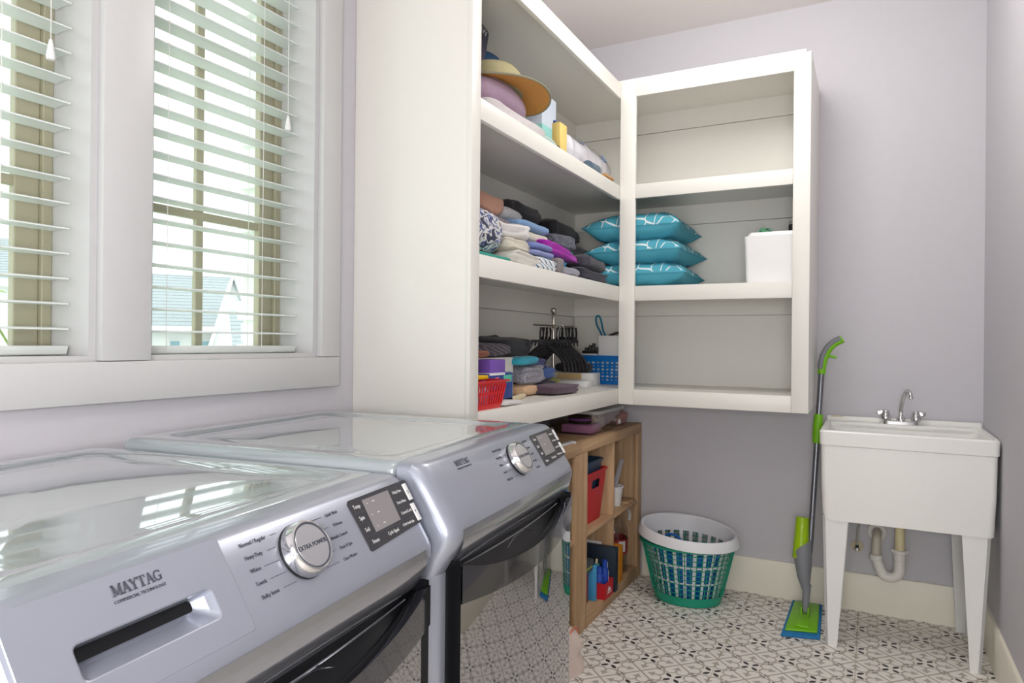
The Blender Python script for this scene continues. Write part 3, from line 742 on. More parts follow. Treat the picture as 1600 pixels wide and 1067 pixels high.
#@@GOODS
# ---------------------------------------------------------------- cloth generators
def cloth_mat(name, col, col2=None, kind='plain', scale=60, rough=.9):
    m, b = start(name, rough); b.inputs['Sheen Weight'].default_value = .15
    tc = N.nt.nodes.new('ShaderNodeTexCoord')
    n = N.nt.nodes.new('ShaderNodeTexNoise'); n.inputs['Scale'].default_value = scale; n.inputs['Detail'].default_value = 4; N.nt.links.new(tc.outputs['Object'], n.inputs['Vector'])
    c = lin(col); d = lin(col2) if col2 else tuple(k*.78 for k in c[:3])+(1,)
    f = N(n.outputs['Fac'])
    if kind == 'marl': fac = N.op('SMOOTH_MIN', (f-.42)*6, 1, .1)
    elif kind == 'stripe':
        x, y, z, _ = xyz('Object'); fac = ((z*scale+y*scale*.35).fr() > .72)*1
    elif kind == 'knit':
        v = N.nt.nodes.new('ShaderNodeTexVoronoi'); v.inputs['Scale'].default_value = scale; N.nt.links.new(tc.outputs['Object'], v.inputs['Vector'])
        w_ = N.nt.nodes.new('ShaderNodeTexNoise'); w_.inputs['Scale'].default_value = scale*.45; w_.inputs['Detail'].default_value = 1; N.nt.links.new(tc.outputs['Object'], w_.inputs['Vector'])
        r = N.nt.nodes.new('ShaderNodeValToRGB'); r.color_ramp.interpolation = 'CONSTANT'
        N.nt.links.new((N(w_.outputs['Fac'])*.8+N(v.outputs['Distance'])*.25).s, r.inputs[0]); e = r.color_ramp.elements
        e[0].position = 0; e[0].color = lin('#23294a'); e[1].position = .44; e[1].color = lin('#d8d6d2')
        for p_, cc in ((.51, '#6f7fb8'), (.55, '#2a2f52'), (.6, '#e4e2de'), (.7, '#7784b6')): k = e.new(p_); k.color = lin(cc)
        N.nt.links.new(r.outputs[0], b.inputs['Base Color']); fac = None
    else: fac = f
    if fac is not None: N.nt.links.new(mixc(fac, c, d), b.inputs['Base Color'])
    bp = N.nt.nodes.new('ShaderNodeBump'); bp.inputs['Strength'].default_value = .25; bp.inputs['Distance'].default_value = .004
    n2 = N.nt.nodes.new('ShaderNodeTexNoise'); n2.inputs['Scale'].default_value = 300; N.nt.links.new(tc.outputs['Object'], n2.inputs['Vector'])
    N.nt.links.new(n2.outputs['Fac'], bp.inputs['Height']); N.nt.links.new(bp.outputs[0], b.inputs['Normal'])
    return m
SEED = [0]
def soft_mesh(name, dx, dy, dz, layers=1, wob=.5, ex=.35, ez=.6, n=14, m=10, tilt=(0, 0)):
    """soft folded slab standing on z=0: rounded-box cross sections, fold grooves and wrinkles"""
    SEED[0] += 1; o = Vector((SEED[0]*7.3, SEED[0]*3.1, 0)); mb = MB(); nu, nv = 48, max(14, layers*7)
    def pt(u, v):
        a = 2*math.pi*u; t = -1+2*v
        sgn = lambda q, e: math.copysign(abs(q)**e, q)
        hz = sgn(math.sin(t*math.pi/2), ez); rr = abs(math.cos(t*math.pi/2))**ez
        x, y, z = sgn(math.cos(a), ex)*rr, sgn(math.sin(a), ex)*rr, hz
        g = 1
        if layers > 1:
            k = (z*.5+.5)*layers; fr_ = k-math.floor(k); g = 1-.10*(1-min(1, 3.0*min(fr_, 1-fr_)))
        p = Vector((x*dx/2*g, y*dy/2*g, z*dz/2))
        nn = noise.noise_vector(p*9+o)*.012*wob+noise.noise_vector(p*28+o)*.006*wob
        hd = Vector((x, y, 0)); nn += hd*(noise.noise(Vector((p.x*7, p.y*7, p.z*95))+o)*.007+noise.noise(Vector((p.x*30, p.y*30, p.z*30))+o)*.003)*min(1.4, wob+.35)
        nn.z += noise.noise(Vector((p.x*16, p.y*16, 3))+o)*.005*wob
        nn.z *= .7; q = p+nn
        q.z += dz/2+tilt[0]*x+tilt[1]*y
        q.z = max(0.0, q.z)
        return q
    V = [[mb.b.verts.new(pt(i/nu, j/nv)) for i in range(nu)] for j in range(1, nv)]
    for A, B in zip(V, V[1:]):
        for k in range(nu): mb.b.faces.new((A[k], A[(k+1) % nu], B[(k+1) % nu], B[k]))
    mb.b.faces.new(V[0][::-1]); mb.b.faces.new(V[-1])
    me = mb.mesh(name, smooth=False); me.polygons.foreach_set('use_smooth', [True]*len(me.polygons)); return me
def soft(name, label, cat, c, d, m, layers=1, rz=0, group=None, **kw):
    o = link(name, soft_mesh(name, *d, layers=layers, **kw), m); o.location = c; o.rotation_euler.z = R_(rz); return tag(o, label, cat, group)
CM = {}
def cl(col, col2=None, kind='plain', scale=60):
    k = (col, col2, kind)
    if k not in CM: CM[k] = cloth_mat('cloth_%d' % len(CM), col, col2, kind, scale)
    return CM[k]
Z1, Z2, Z3 = 1.0062, 1.4802, 1.9462

# ---------------------------------------------------------------- top shelf
t = thing('sun_hat', 'khaki sun hat with wide tan straw-lined brim lying on the mauve neck pillow', 'hat', (-1.215, 2.155, 2.095), local=True)
hm = mat('khaki_hat_fabric', '#a8a07c', .9, var=.12); hb = mat('straw_brim_lining', '#c98f45', .8, var=.25, scale=220, bump=.6, bscale=260)
f = MB(); f.lathe([(.112, .015), (.108, .05), (.098, .085), (.08, .104), (.04, .114), (0, .116)], n=32, ay=1.1); f.build('crown', hm, t)
def brim(u, v):
    a = 2*math.pi*u; r = .105+.095*v; return Vector((r*math.cos(a), r*1.22*math.sin(a), .018+.02*v*math.cos(2*a)+.012*v-.035*v*max(0, math.cos(a))))
f = MB(); f.grid(brim, 48, 5); f.build('brim_top', hm, t)
f = MB(); f.grid(lambda u, v: brim(u, v)-Vector((0, 0, .0035)), 48, 5); f.build('brim_lining', hb, t)
f = MB(); f.tube([brim(k/48, 1)-Vector((0, 0, .0017)) for k in range(48)], .004, 6, close=True); f.build('brim_edge', mat('hat_piping', '#8d8a74', .9), t)
f = MB(); f.tube([(.113*math.cos(a), .113*1.1*math.sin(a), .03) for a in [2*math.pi*k/40 for k in range(40)]], .006, 6, close=True, sx=.4); f.build('hat_band', mat('hat_band_grey', '#5c5a62', .9), t)
t = thing('baseball_cap', 'navy blue cap propped behind the khaki sun hat', 'cap', (-1.345, 2.27, 2.165), local=True)
nv = mat('navy_cap_cloth', '#27486e', .85, var=.1)
f = MB(); f.lathe([(.105, 0), (.107, .05), (.098, .10), (.078, .135), (.045, .155), (0, .161)], n=28, ay=1.3, cap=False); f.build('crown', nv, t)
f = MB(); f.grid(lambda u, v: Vector(((.1+.09*v)*math.cos(R_(-60+120*u)), (.1+.09*v)*1.2*math.sin(R_(-60+120*u))+.02, .004-.02*v*v)), 16, 4); f.build('visor', nv, t)
# neck pillow: horseshoe tube
npm = cloth_mat('mauve_velour', '#b79db2', '#a58aa0', 'plain', 30)
t = thing('neck_pillow', 'mauve velour neck pillow at the near end of the topmost shelf', 'pillow', (-1.185, 2.10, 2.008), local=True)
pth = [(-.06+.10*math.cos(R_(a)), .135*math.sin(R_(a))*1.35, .058) for a in range(-130, 131, 13)]
rad = [.058-.020*(k/20) if k < 21 else .038 for k in range(len(pth))]
f = MB(); f.tube([(p[0], p[1], .058-.014*(i/20)) for i, p in enumerate(pth)], [.060-.012*(i/20) for i in range(len(pth))], 16, sx=.82); f.build('cushion', npm, t)
f = MB(); f.tube([(p[0]*1.0+.028*math.cos(R_(-130+13*i)), p[1]+.028*math.sin(R_(-130+13*i)), .058+.046-.024*(i/20)) for i, p in enumerate(pth)], .0016, 5); f.build('seam_piping', npm, t)
soft('folded_blanket', 'white folded fleece under the mauve neck pillow', 'blanket', (-1.19, 2.10, Z3), (.26, .46, .06), cl('#e9e2e2'), 2, wob=.5)
cur = mat('pale_teal_foam', '#a9bfbb', .6, var=.05)
t = thing('foam_tube', 'pale grey-green curved foam tube with black end beside the white fleece', 'tube', (-1.11, 2.34, Z3), local=True)
q = smooth_path([(-.012, -.05, .030), (-.01, 0, .042), (.0, .045, .046), (.012, .072, .034), (.016, .085, .019)], 2)
f = MB(); f.tube(q, .0165, 14); f.build('tube_body', cur, t)
f = MB(); f.lathe([(0, 0), (.018, 0), (.018, .022), (.012, .026), (0, .026)], (.017, .087, .0185), 16, M=Matrix.Rotation(R_(-80), 4, 'X')); f.build('end_cap', blackp, t)
# boxes
def box_thing(name, label, cat, x0, x1, y0, y1, z0, z1, m, r=.002, parts=(), group=None):
    t = thing(name, label, cat, ((x0+x1)/2, (y0+y1)/2, z0), group=group)
    MB().box(x0, x1, y0, y1, z0, z1, r).build('body', m, t)
    for nm, (a, b, c, d, e, f_), mm in parts: MB().box(a, b, c, d, e, f_, min(.0008, r)).build(nm, mm, t)
    return t
tq = mat('aqua_card', '#93cfca', .6, var=.08); pal = mat('pale_blue_card', '#c6d0dd', .6, var=.1, scale=12); yel = mat('yellow_card', '#e5cb78', .6, var=.05)
box_thing('product_box', 'aqua and pale blue carton standing behind the yellow carton', 'box', -1.30, -1.19, 2.52, 2.66, Z3, 2.235, pal, parts=[('aqua_band', (-1.301, -1.188, 2.518, 2.62, Z3+.0005, Z3+.16), tq)])
box_thing('yellow_carton', 'slim yellow carton upright beside the aqua carton', 'box', -1.125, -1.09, 2.475, 2.545, Z3, 2.085, yel, parts=[('blue_tab', (-1.122, -1.112, 2.478, 2.488, 2.085, 2.095), mat('blue_print', '#2b4a9a', .5))])
# packing roll in clear film
t = thing('plastic_wrapped_roll', 'long white roll in crinkled clear plastic film on the topmost shelf', 'roll', (-1.225, 2.955, Z3), local=True)
rm = mat('white_quilt_roll', '#f2f0f6', .8, var=.05)
def roll(u, v):
    a = 2*math.pi*u; y = -.27+.54*v; r = .088+.003*math.sin(v*40)+.01*noise.noise(Vector((math.cos(a)*2, math.sin(a)*2, v*9)))
    e = min(1, min(v, 1-v)*10); r *= .35+.65*math.sqrt(max(0, 1-(1-e)**2)); return Vector((r*math.cos(a), y, .100+r*math.sin(a)))
f = MB(); f.grid(roll, 26, 30); f.build('roll', rm, t)
f = MB(); f.grid(lambda u, v: (lambda p: Vector((p.x*1.05, p.y*1.03, .100+(p.z-.100)*1.05)))(roll(u, v)), 26, 30); f.build('plastic_film', clear_plastic, t)
for yy in (-.06, .17): MB().box(-.02, .02, yy-.014, yy+.014, .0965, .0985, .0005, 1, Matrix.Translation((0, 0, .100)) @ Matrix.Rotation(R_(55 if yy > 0 else 38), 4, 'Y')).build('printed_label', mat('blue_white_label', '#7d9acb', .5), t)
t = thing('flashlight', 'slate blue cylinder torch with black strap beside the wooden frame', 'flashlight', (-1.092, 2.83, Z3), local=True)
f = MB(); f.tube([(0, -.06, .03), (0, .03, .03)], .028, 18); f.build('barrel', mat('slate_blue_plastic', '#5e7285', .45), t)
f = MB(); f.tube([(0, .03, .03), (0, .045, .03)], .0295, 18); f.build('lens_ring', mat('grey_ring', '#8a9198', .4), t)
f = MB(); f.tube(smooth_path([(-.02, .045, .012), (-.03, .075, .045), (-.045, .10, .066), (-.05, .13, .04), (-.03, .15, .008)]), .011, 8, sx=.5); f.build('strap', blackp, t)
t = thing('wooden_picture_frame', 'small wooden picture frame tilted on the shelf edge by the corner post', 'frame', (-1.09, 3.005, Z3+.001), local=True)
wf = wood_mat('honey_wood', 'y', '#a8733f', '#d9a868', '#c08d52')
Mt = Matrix.Translation((0, 0, .0)) @ Matrix.Rotation(R_(-18), 4, 'Y')
for (a, b, c, d) in ((-.06, .035, -.09, -.072), (-.06, .035, .012, .03), (-.06, -.042, -.072, .012), (.017, .035, -.072, .012)): MB().box(a, b, c, d, .012, .024, .001, 1, Mt).build('frame_bar', wf, t)
MB().box(-.042, .017, -.072, .012, .014, .018, 0, 1, Mt).build('backing', mat('dark_backing', '#3c4a48', .6), t)
t = thing('dark_sleeve', 'dark purple-grey sleeve with pale letters leaning at the near end of the topmost shelf', 'case', (-1.30, 2.03, Z3), local=True)
SL = Matrix.Translation((0, 0, .034)) @ Matrix.Rotation(R_(-14), 4, 'X')
f = MB(); f.box(-.03, .03, -.13, .10, 0, .43, .012, 2, SL); f.build('sleeve', mat('plum_mesh', '#4b4658', .85, var=.3, scale=300), t)
me = text_mesh('W', .035); me.transform(SL @ Matrix.Translation((.031, .06, .40)) @ Matrix.Rotation(R_(90), 4, 'Z') @ Matrix.Rotation(R_(90), 4, 'X')); link('lettering', me, inkl, t)

# ---------------------------------------------------------------- middle shelf: folded clothes
teal = mat('teal_tray_plastic', '#2f9d8b', .4, var=.02)
tag(MB().box(-1.20, -1.052, 1.776, 2.0, Z2, Z2+.013, .005).build('serving_tray', teal), 'flat teal tray at the shelf edge under the knitted throw', 'tray')
soft('knitted_throw', 'navy, blue and cream knitted throw heaped on the teal tray', 'blanket', (-1.185, 1.905, Z2+.0135), (.22, .27, .165), cl('#ffffff', None, 'knit', 55), 1, wob=1.2, ex=.6, ez=.75)
G1 = 'folded clothes on the middle shelf'
def fold(label, c, d, m, layers=2, rz=0, **kw): return soft('folded_garment', label, 'clothing', c, d, m, layers, rz, G1, **kw)
fold('beige folded garment under the grey knit', (-1.32, 2.17, Z2), (.22, .30, .12), cl('#b9a99a'), 3)
fold('taupe ribbed knit folded below the peach garment', (-1.30, 2.20, Z2+.119), (.22, .30, .085), cl('#8f8287', '#6f6468', 'marl', 120), 2, rz=6)
fold('peach garment crumpled highest over the taupe knit', (-1.32, 2.20, Z2+.203), (.16, .22, .085), cl('#dba58c'), 1, wob=1.2)
fold('white ruffled towel lowest in the heap beside the knitted throw', (-1.15, 2.165, Z2), (.18, .24, .05), cl('#e6e2da'), 3, wob=1.3)
fold('cream ruffled towel in the middle of the white heap', (-1.16, 2.14, Z2+.048), (.17, .23, .05), cl('#dcd6c6'), 3, wob=1.3, rz=5)
fold('bright white shirt crumpled on the white heap', (-1.17, 2.12, Z2+.095), (.17, .22, .06), cl('#efecea'), 2, wob=1.6, rz=-8)
fold('blue and white print cloth under the cream towel', (-1.245, 2.385, Z2), (.17, .25, .115), cl('#6f86c4', '#dfe3f0', 'marl', 40), 3)
fold('cream folded towel between the print cloth and pale denim', (-1.235, 2.40, Z2+.115), (.18, .24, .05), cl('#ddd8c8'), 1)
fold('pale blue denim folded above the cream towel', (-1.25, 2.425, Z2+.164), (.18, .27, .045), cl('#82a6d0'), 1, rz=-3)
fold('white rolled towel atop the pale denim', (-1.31, 2.39, Z2+.208), (.13, .24, .062), cl('#dcd8d6'), 1, ex=.7, ez=.9)
fold('white towel with blue stripes lowest at the shelf edge', (-1.115, 2.305, Z2), (.12, .21, .052), cl('#eef0f2', '#3f6f93', 'stripe', 70), 2, wob=.3)
fold('lavender blue folded towel lying on the striped towel', (-1.12, 2.30, Z2+.0515), (.115, .19, .023), cl('#8f9ad0'), 1, wob=.3)
fold('periwinkle folded towel lying on the lavender towel', (-1.12, 2.29, Z2+.074), (.115, .185, .027), cl('#7483c0'), 1, wob=.3)
fold('dark jeans lowest in the pile against the window wall', (-1.385, 2.66, Z2), (.15, .36, .14), cl('#2d3345'), 3)
fold('mid blue denim folded under the black jacket', (-1.375, 2.62, Z2+.139), (.16, .32, .11), cl('#4b86ad', '#386a90'), 2)
fold('black jacket thrown over the blue denim', (-1.385, 2.65, Z2+.248), (.15, .36, .085), cl('#26252b'), 1, wob=1.4)
fold('charcoal shorts lowest in the long dark pile', (-1.31, 3.02, Z2), (.20, .52, .10), cl('#34333b'), 3)
fold('black shirts stacked in the middle of the long dark pile', (-1.32, 2.99, Z2+.099), (.20, .48, .10), cl('#1d1c24'), 3)
fold('black sweatshirt crumpled on the long dark pile', (-1.33, 2.93, Z2+.198), (.18, .36, .095), cl('#19181f'), 1, wob=1.4)
fold('navy folded trousers at the shelf edge beside the teal cushions', (-1.13, 2.80, Z2), (.15, .38, .055), cl('#2b2b3d'), 2)
fold('slate grey top over the navy trousers', (-1.15, 2.86, Z2+.054), (.15, .26, .062), cl('#44434e'), 1, wob=1.5)
fold('light grey sock folded flat below the magenta shirt', (-1.085, 2.53, Z2), (.07, .16, .035), cl('#9b9aa6'), 1)
fold('grey brown striped sock beside the striped towel', (-1.085, 2.43, Z2), (.055, .05, .062), cl('#6d6668', '#a8a2a4', 'stripe', 160), 2)
fold('emerald and blue tee under the magenta shirt', (-1.16, 2.52, Z2+.034), (.12, .17, .04), cl('#1fa38e', '#2a7fc4', 'marl', 20), 2)
fold('magenta shirt with loose folds atop the emerald tee', (-1.165, 2.555, Z2+.073), (.15, .34, .055), cl('#c22cc0', '#9b1f9c'), 2, wob=1.1, tilt=(0, -.022))
fold('teal folded tee behind the magenta shirt', (-1.225, 2.74, Z2+.115), (.10, .24, .03), cl('#3d8f97'), 1)
fold('grey marl top rolled over the teal tee', (-1.235, 2.77, Z2+.1445), (.11, .24, .068), cl('#7d808c', '#4c4f5a', 'marl', 160), 2, wob=.9)
fold('plum folded jersey carrying the teal tee', (-1.235, 2.735, Z2), (.09, .25, .115), cl('#3b2f3f'), 3)

# cushions
def cushion_mat():
    m, b = start('teal_cushion_fabric', .75)
    tc = N.nt.nodes.new('ShaderNodeTexCoord')
    v = N.nt.nodes.new('ShaderNodeTexVoronoi'); v.feature = 'DISTANCE_TO_EDGE'; v.inputs['Scale'].default_value = 15; v.inputs['Randomness'].default_value = .85; v.voronoi_dimensions = '2D'
    N.nt.links.new(tc.outputs['Object'], v.inputs['Vector'])
    n = N.nt.nodes.new('ShaderNodeTexNoise'); n.inputs['Scale'].default_value = 14; N.nt.links.new(tc.outputs['Object'], n.inputs['Vector'])
    x, y, z, _ = xyz('Object')
    fac = (N(v.outputs['Distance']) < .032)*(N(n.outputs['Fac']) < .66)*(z > .07)
    n3 = N.nt.nodes.new('ShaderNodeTexNoise'); n3.inputs['Scale'].default_value = 5; N.nt.links.new(tc.outputs['Object'], n3.inputs['Vector'])
    N.nt.links.new(mixc(fac, mixc(N(n3.outputs['Fac']), lin('#3f9fb8'), lin('#5cb4c8')), lin('#e8f1f2')), b.inputs['Base Color'])
    return m
cush = cushion_mat()
def cushion(label, c, hw, th, rz, seed):
    mb = MB(); n = 26; o = Vector((seed*5, 0, 0))
    def P(u, v, s_):
        pin = 1-.11*(1-abs(v)**2.2) ; pin2 = 1-.11*(1-abs(u)**2.2)
        x = u*hw*pin; y = v*hw*pin2
        h = th*.5*(max(0, 1-u**4)*max(0, 1-v**4))**.55
        w_ = noise.noise(Vector((x*14, y*14, s_))+o)*.010*h/(th*.5)+.006*math.sin((abs(u)-abs(v))*16)*h/(th*.5)*(max(abs(u), abs(v))**3)
        return Vector((x, y, th*.5+s_*h+w_-.02*th*(abs(u*v))**3))
    for s_ in (1, -1): mb.grid(lambda a, b: P(2*a-1, 2*b-1, s_), n, n)
    mb.merge(1e-4); t = thing('throw_cushion', label, 'cushion', c, R_(rz), 'teal cushions stacked in the corner', local=True)
    me = mb.mesh('cover', smooth=False); me.polygons.foreach_set('use_smooth', [True]*len(me.polygons)); link('cover', me, cush, t)
    ed = [P(-1+2*k/n, -1, 1) for k in range(n)]+[P(1, -1+2*k/n, 1) for k in range(n)]+[P(1-2*k/n, 1, 1) for k in range(n)]+[P(-1, 1-2*k/n, 1) for k in range(n)]
    f = MB(); f.tube(ed, .0022, 5, close=True); f.build('seam', cush, t)
cushion('teal cushion with white line pattern at the bottom of the stack', (-.975, 3.305, Z2), .232, .125, 2, 1)
cushion('teal cushion with white line pattern in the middle of the stack', (-.98, 3.305, Z2+.104), .234, .13, -2, 2)
cushion('teal cushion with white line pattern on top of the stack', (-1.0, 3.30, Z2+.212), .236, .145, 1, 3)
# white bin with toy car and bottle
t = thing('storage_box', 'white lidded storage box in the hung cabinet', 'box', (-.38, 3.24, Z2))
f = MB(); loft(f, [(rrect(-.487, -.262, 3.115, 3.36, .018), Z2, None), (rrect(-.495, -.256, 3.11, 3.37, .018), Z2+.205, None)]); f.build('box', whitep, t)
f = MB(); loft(f, [(rrect(-.485, -.262, 3.12, 3.36, .018), Z2+.2052, None), (rrect(-.478, -.266, 3.125, 3.355, .02), Z2+.222, None)]); f.build('lid', whitep, t)
t = thing('toy_car', 'small green glass-look toy car on the white storage box', 'toy', (-.415, 3.2, Z2+.2222), local=True)
gm = mat('green_toy_plastic', '#4f9a6d', .25, var=.15, coat=.5); gd = mat('dark_green_toy', '#1f4a38', .3)
f = MB(); f.prism([(-.032, .002), (.034, .002), (.034, .008), (.026, .014), (.016, .027), (-.004, .030), (-.022, .027), (-.03, .016)], 'y', -.016, .016, .003); f.build('car_body', gm, t)
f = MB(); f.prism([(.0, .016), (.018, .014), (.012, .024), (.0, .026)], 'y', -.0168, .0168); f.build('car_window', gd, t)
for xx in (-.02, .02):
    for yy in (-.015, .015): MB().lathe([(0, -.003), (.007, -.003), (.007, .003), (0, .003)], (xx, yy, .007), 12, M=Matrix.Rotation(R_(90), 4, 'X')).build('wheel', gd, t)
t = thing('small_bottle', 'black bottle with grey cap standing on the white storage box', 'bottle', (-.306, 3.21, Z2+.2222), local=True)
MB().lathe([(0, 0), (.017, 0), (.018, .004), (.018, .034), (.016, .038), (0, .038)], n=20).build('bottle_body', blackp, t)
MB().lathe([(.0165, .0382), (.017, .05), (.013, .053), (0, .053)], n=20).build('cap', mat('grey_cap', '#8b8780', .4), t)

# ---------------------------------------------------------------- lowest shelf of the built-in
redp = mat('red_plastic', '#d8262b', .35, var=.03)
t = thing('red_slotted_basket', 'small red slotted plastic basket of bottles at the near shelf edge', 'basket', (-1.125, 1.875, Z1), local=True)
bx, by, bh = .062, .088, .088
def tap(z): return 1+.22*z/bh
f = MB(); f.box(-bx, bx, -by, by, 0, .004, .001); f.build('base', redp, t)
for (z0, z1) in ((.0, .014), (.046, .053), (.074, .088)):
    f = MB(); k0, k1 = tap(z0), tap(z1); o0 = rrect(-bx*k0, bx*k0, -by*k0, by*k0, .012); o1 = rrect(-bx*k1, bx*k1, -by*k1, by*k1, .012); i1 = rrect(-bx*k1+.003, bx*k1-.003, -by*k1+.003, by*k1-.003, .010); i0 = rrect(-bx*k0+.003, bx*k0-.003, -by*k0+.003, by*k0-.003, .010)
    loft(f, [(i0, z0, None), (o0, z0, None), (o1, z1, None), (i1, z1, None), (i0, z0, None)], False, False); f.build('band', redp, t)
f = MB()
for a, b, nb in ((1, 0, 11), (0, 1, 15)):
    for sgn_ in (-1, 1):
        for k in range(nb+1):
            tt = -1+2*k/nb
            p0 = Vector((sgn_*bx, tt*by*.93, .012)) if a else Vector((tt*bx*.9, sgn_*by, .012)); p1 = Vector((p0.x*tap(.078)/1.0, p0.y*tap(.078), .078)); p0.x *= tap(.012); p0.y *= tap(.012)
            f.tube([p0*.985, p1*.985], .0032, 4)
f.build('slot_bars', redp, t)['kind'] = 'stuff'
f = MB(); k1 = tap(.088); loft(f, [(rrect(-bx*k1-.001, bx*k1+.001, -by*k1-.001, by*k1+.001, .014), .084, None), (rrect(-bx*k1-.008, bx*k1+.008, -by*k1-.012, by*k1+.012, .016), .084, None), (rrect(-bx*k1-.008, bx*k1+.008, -by*k1-.012, by*k1+.012, .016), .0895, None), (rrect(-bx*k1+.003, bx*k1-.003, -by*k1+.003, by*k1-.003, .012), .0895, None)], False, False); f.build('rim', redp, t)
for i, (lab, c1, c2, xx, yy, h) in enumerate((('white bottle with orange cap', '#f0eeea', '#e8862d', -1.10, 1.83, .084), ('pink bottle with white cap', '#e6a6b4', '#f2f2f2', -1.10, 1.87, .08), ('lilac bottle with purple cap', '#b9a5d2', '#6c4ba0', -1.10, 1.91, .082), ('clear grey bottle with yellow cap', '#c8ccd2', '#f3c614', -1.145, 1.85, .092), ('cream bottle with white cap', '#ece2cc', '#ffffff', -1.145, 1.90, .086))):
    b_ = thing('travel_bottle', lab+' inside the red slotted basket', 'bottle', (xx, yy, Z1+.0045), group='small bottles in the red basket', local=True)
    MB().lathe([(0, 0), (.015, 0), (.0165, .004), (.0165, h*.62), (.008, h*.74), (.007, h*.78)], n=16).build('bottle_body', mat('bottle_'+c1[1:], c1, .35), b_)
    MB().lathe([(.0085, h*.76), (.0085, h*.98), (.006, h), (0, h)], n=14).build('cap', mat('cap_'+c2[1:], c2, .4), b_)
box_thing('yellow_marker_box', 'small yellow box lying on top of the red basket rim', 'box', -1.115, -1.075, 1.80, 1.90, Z1+.0935, Z1+.106, mat('bright_yellow_plastic', '#f2c40f', .4), .003)
soft('white_cloth', 'small white cloth spilling behind the red basket', 'cloth', (-1.09, 2.04, Z1), (.07, .14, .016), cl('#ededed'), 1)
cb = mat('white_carton', '#e9e6de', .6, var=.03)
box_thing('tall_white_carton', 'tall off-white carton behind the red basket', 'box', -1.345, -1.225, 2.06, 2.36, Z1, 1.160, cb, .006, parts=[('pale_blue_panel', (-1.2255, -1.2245, 2.24, 2.335, Z1+.004, Z1+.10), mat('pale_blue_panel', '#bcd3dd', .6))])
box_thing('purple_carton', 'purple carton lying on the blue carton behind the red basket', 'box', -1.215, -1.15, 2.04, 2.15, Z1+.1035, Z1+.150, mat('purple_print', '#7a55b5', .5, var=.1, scale=20), .002)
box_thing('blue_carton', 'dark blue carton with green and pink print under the purple carton', 'box', -1.22, -1.14, 2.0, 2.19, Z1, Z1+.103, mat('navy_print', '#26418f', .5, var=.1, scale=20), .002, parts=[('green_print', (-1.1405, -1.1392, 2.12, 2.18, Z1+.07, Z1+.095), mat('green_print', '#5cc3a8', .5)), ('pink_print', (-1.1405, -1.1392, 2.06, 2.085, Z1+.07, Z1+.09), mat('pink_print', '#d85a8a', .5)), ('white_strip', (-1.2, -1.1395, 2.02, 2.13, Z1+.0962, Z1+.1045), whitep)])
t = box_thing('paint_stirrer', 'pale wooden paint stick with dark letters on the lowest shelf', 'stick', -1.16, -1.14, 2.09, 2.27, Z1, Z1+.016, wood_mat('pale_pine', 'y', '#d9c7a3', '#efe2c6', '#e6d6b5'), .003)
me = text_mesh('ION', .014); me.transform(Matrix.Translation((.0105, -.03, .008)) @ Matrix.Rotation(R_(90), 4, 'Z') @ Matrix.Rotation(R_(90), 4, 'X')); link('lettering', me, blackp, t)
MB().lathe([(0, 0), (.009, 0), (.009, .05), (.006, .055), (0, .055)], (-1.165, 2.285, Z1+.009), 12, M=Matrix.Rotation(R_(-90), 4, 'X')); 
tag(MB().lathe([(0, 0), (.009, 0), (.009, .05), (.006, .055), (0, .055)], (-1.165, 2.28, Z1+.0093), 12, M=Matrix.Rotation(R_(-90), 4, 'X')).build('wooden_peg', MATS['pale_pine']), 'short round wooden peg beside the paint stick', 'peg')
G2 = 'clothes heaped on the lowest shelf'
def fold2(label, c, d, m, layers=2, rz=0, **kw): return soft('folded_garment', label, 'clothing', c, d, m, layers, rz, G2, **kw)
fold2('peach folded cloth under the grey hooded tops', (-1.225, 2.435, Z1), (.09, .13, .045), cl('#dcb48f'), 1)
fold2('grey top with coral drawstring folded over the peach cloth', (-1.25, 2.475, Z1+.0445), (.15, .22, .075), cl('#9c9ba4', '#7d7c86', 'marl', 120), 3, wob=1.2)
fold2('dark grey leggings folded flat against the wall', (-1.40, 2.42, Z1), (.12, .5, .10), cl('#5a5762'), 3)
fold2('slate blue denim bundle behind the grey top', (-1.30, 2.56, Z1+.099), (.16, .22, .05), cl('#4f5688'), 2, wob=1.2)
fold2('cobalt blue folded shorts beside the hanger stand', (-1.27, 2.67, Z1+.05), (.12, .14, .06), cl('#4163a8'), 2)
fold2('midnight blue shirt beneath the cobalt shorts', (-1.28, 2.68, Z1), (.14, .18, .051), cl('#23263a'), 2)
fold2('large black sweater bundled highest in the heap', (-1.36, 2.46, Z1+.148), (.19, .42, .085), cl('#23222c'), 1, wob=1.6)
fold2('turquoise bikini top rolled on the slate bundle', (-1.225, 2.42, Z1+.119), (.08, .16, .038), cl('#2fa5bd'), 1, wob=.8)
fold2('striped plum and grey top lying over the white carton', (-1.29, 2.20, 1.1605), (.14, .30, .055), cl('#4a414c', '#77707a', 'stripe', 60), 2, wob=1.1)
fold2('copper brown cloth on the white carton edge', (-1.245, 2.09, 1.1605), (.05, .14, .028), cl('#c07d5d'), 1)
fold2('dull plum trousers folded at the shelf middle', (-1.165, 2.60, Z1), (.16, .25, .04), cl('#67525f', '#54404e'), 2, wob=1.0)
fold2('olive green cloth folded behind the plum trousers', (-1.275, 2.795, Z1), (.07, .12, .055), cl('#8d8a3a'), 2)

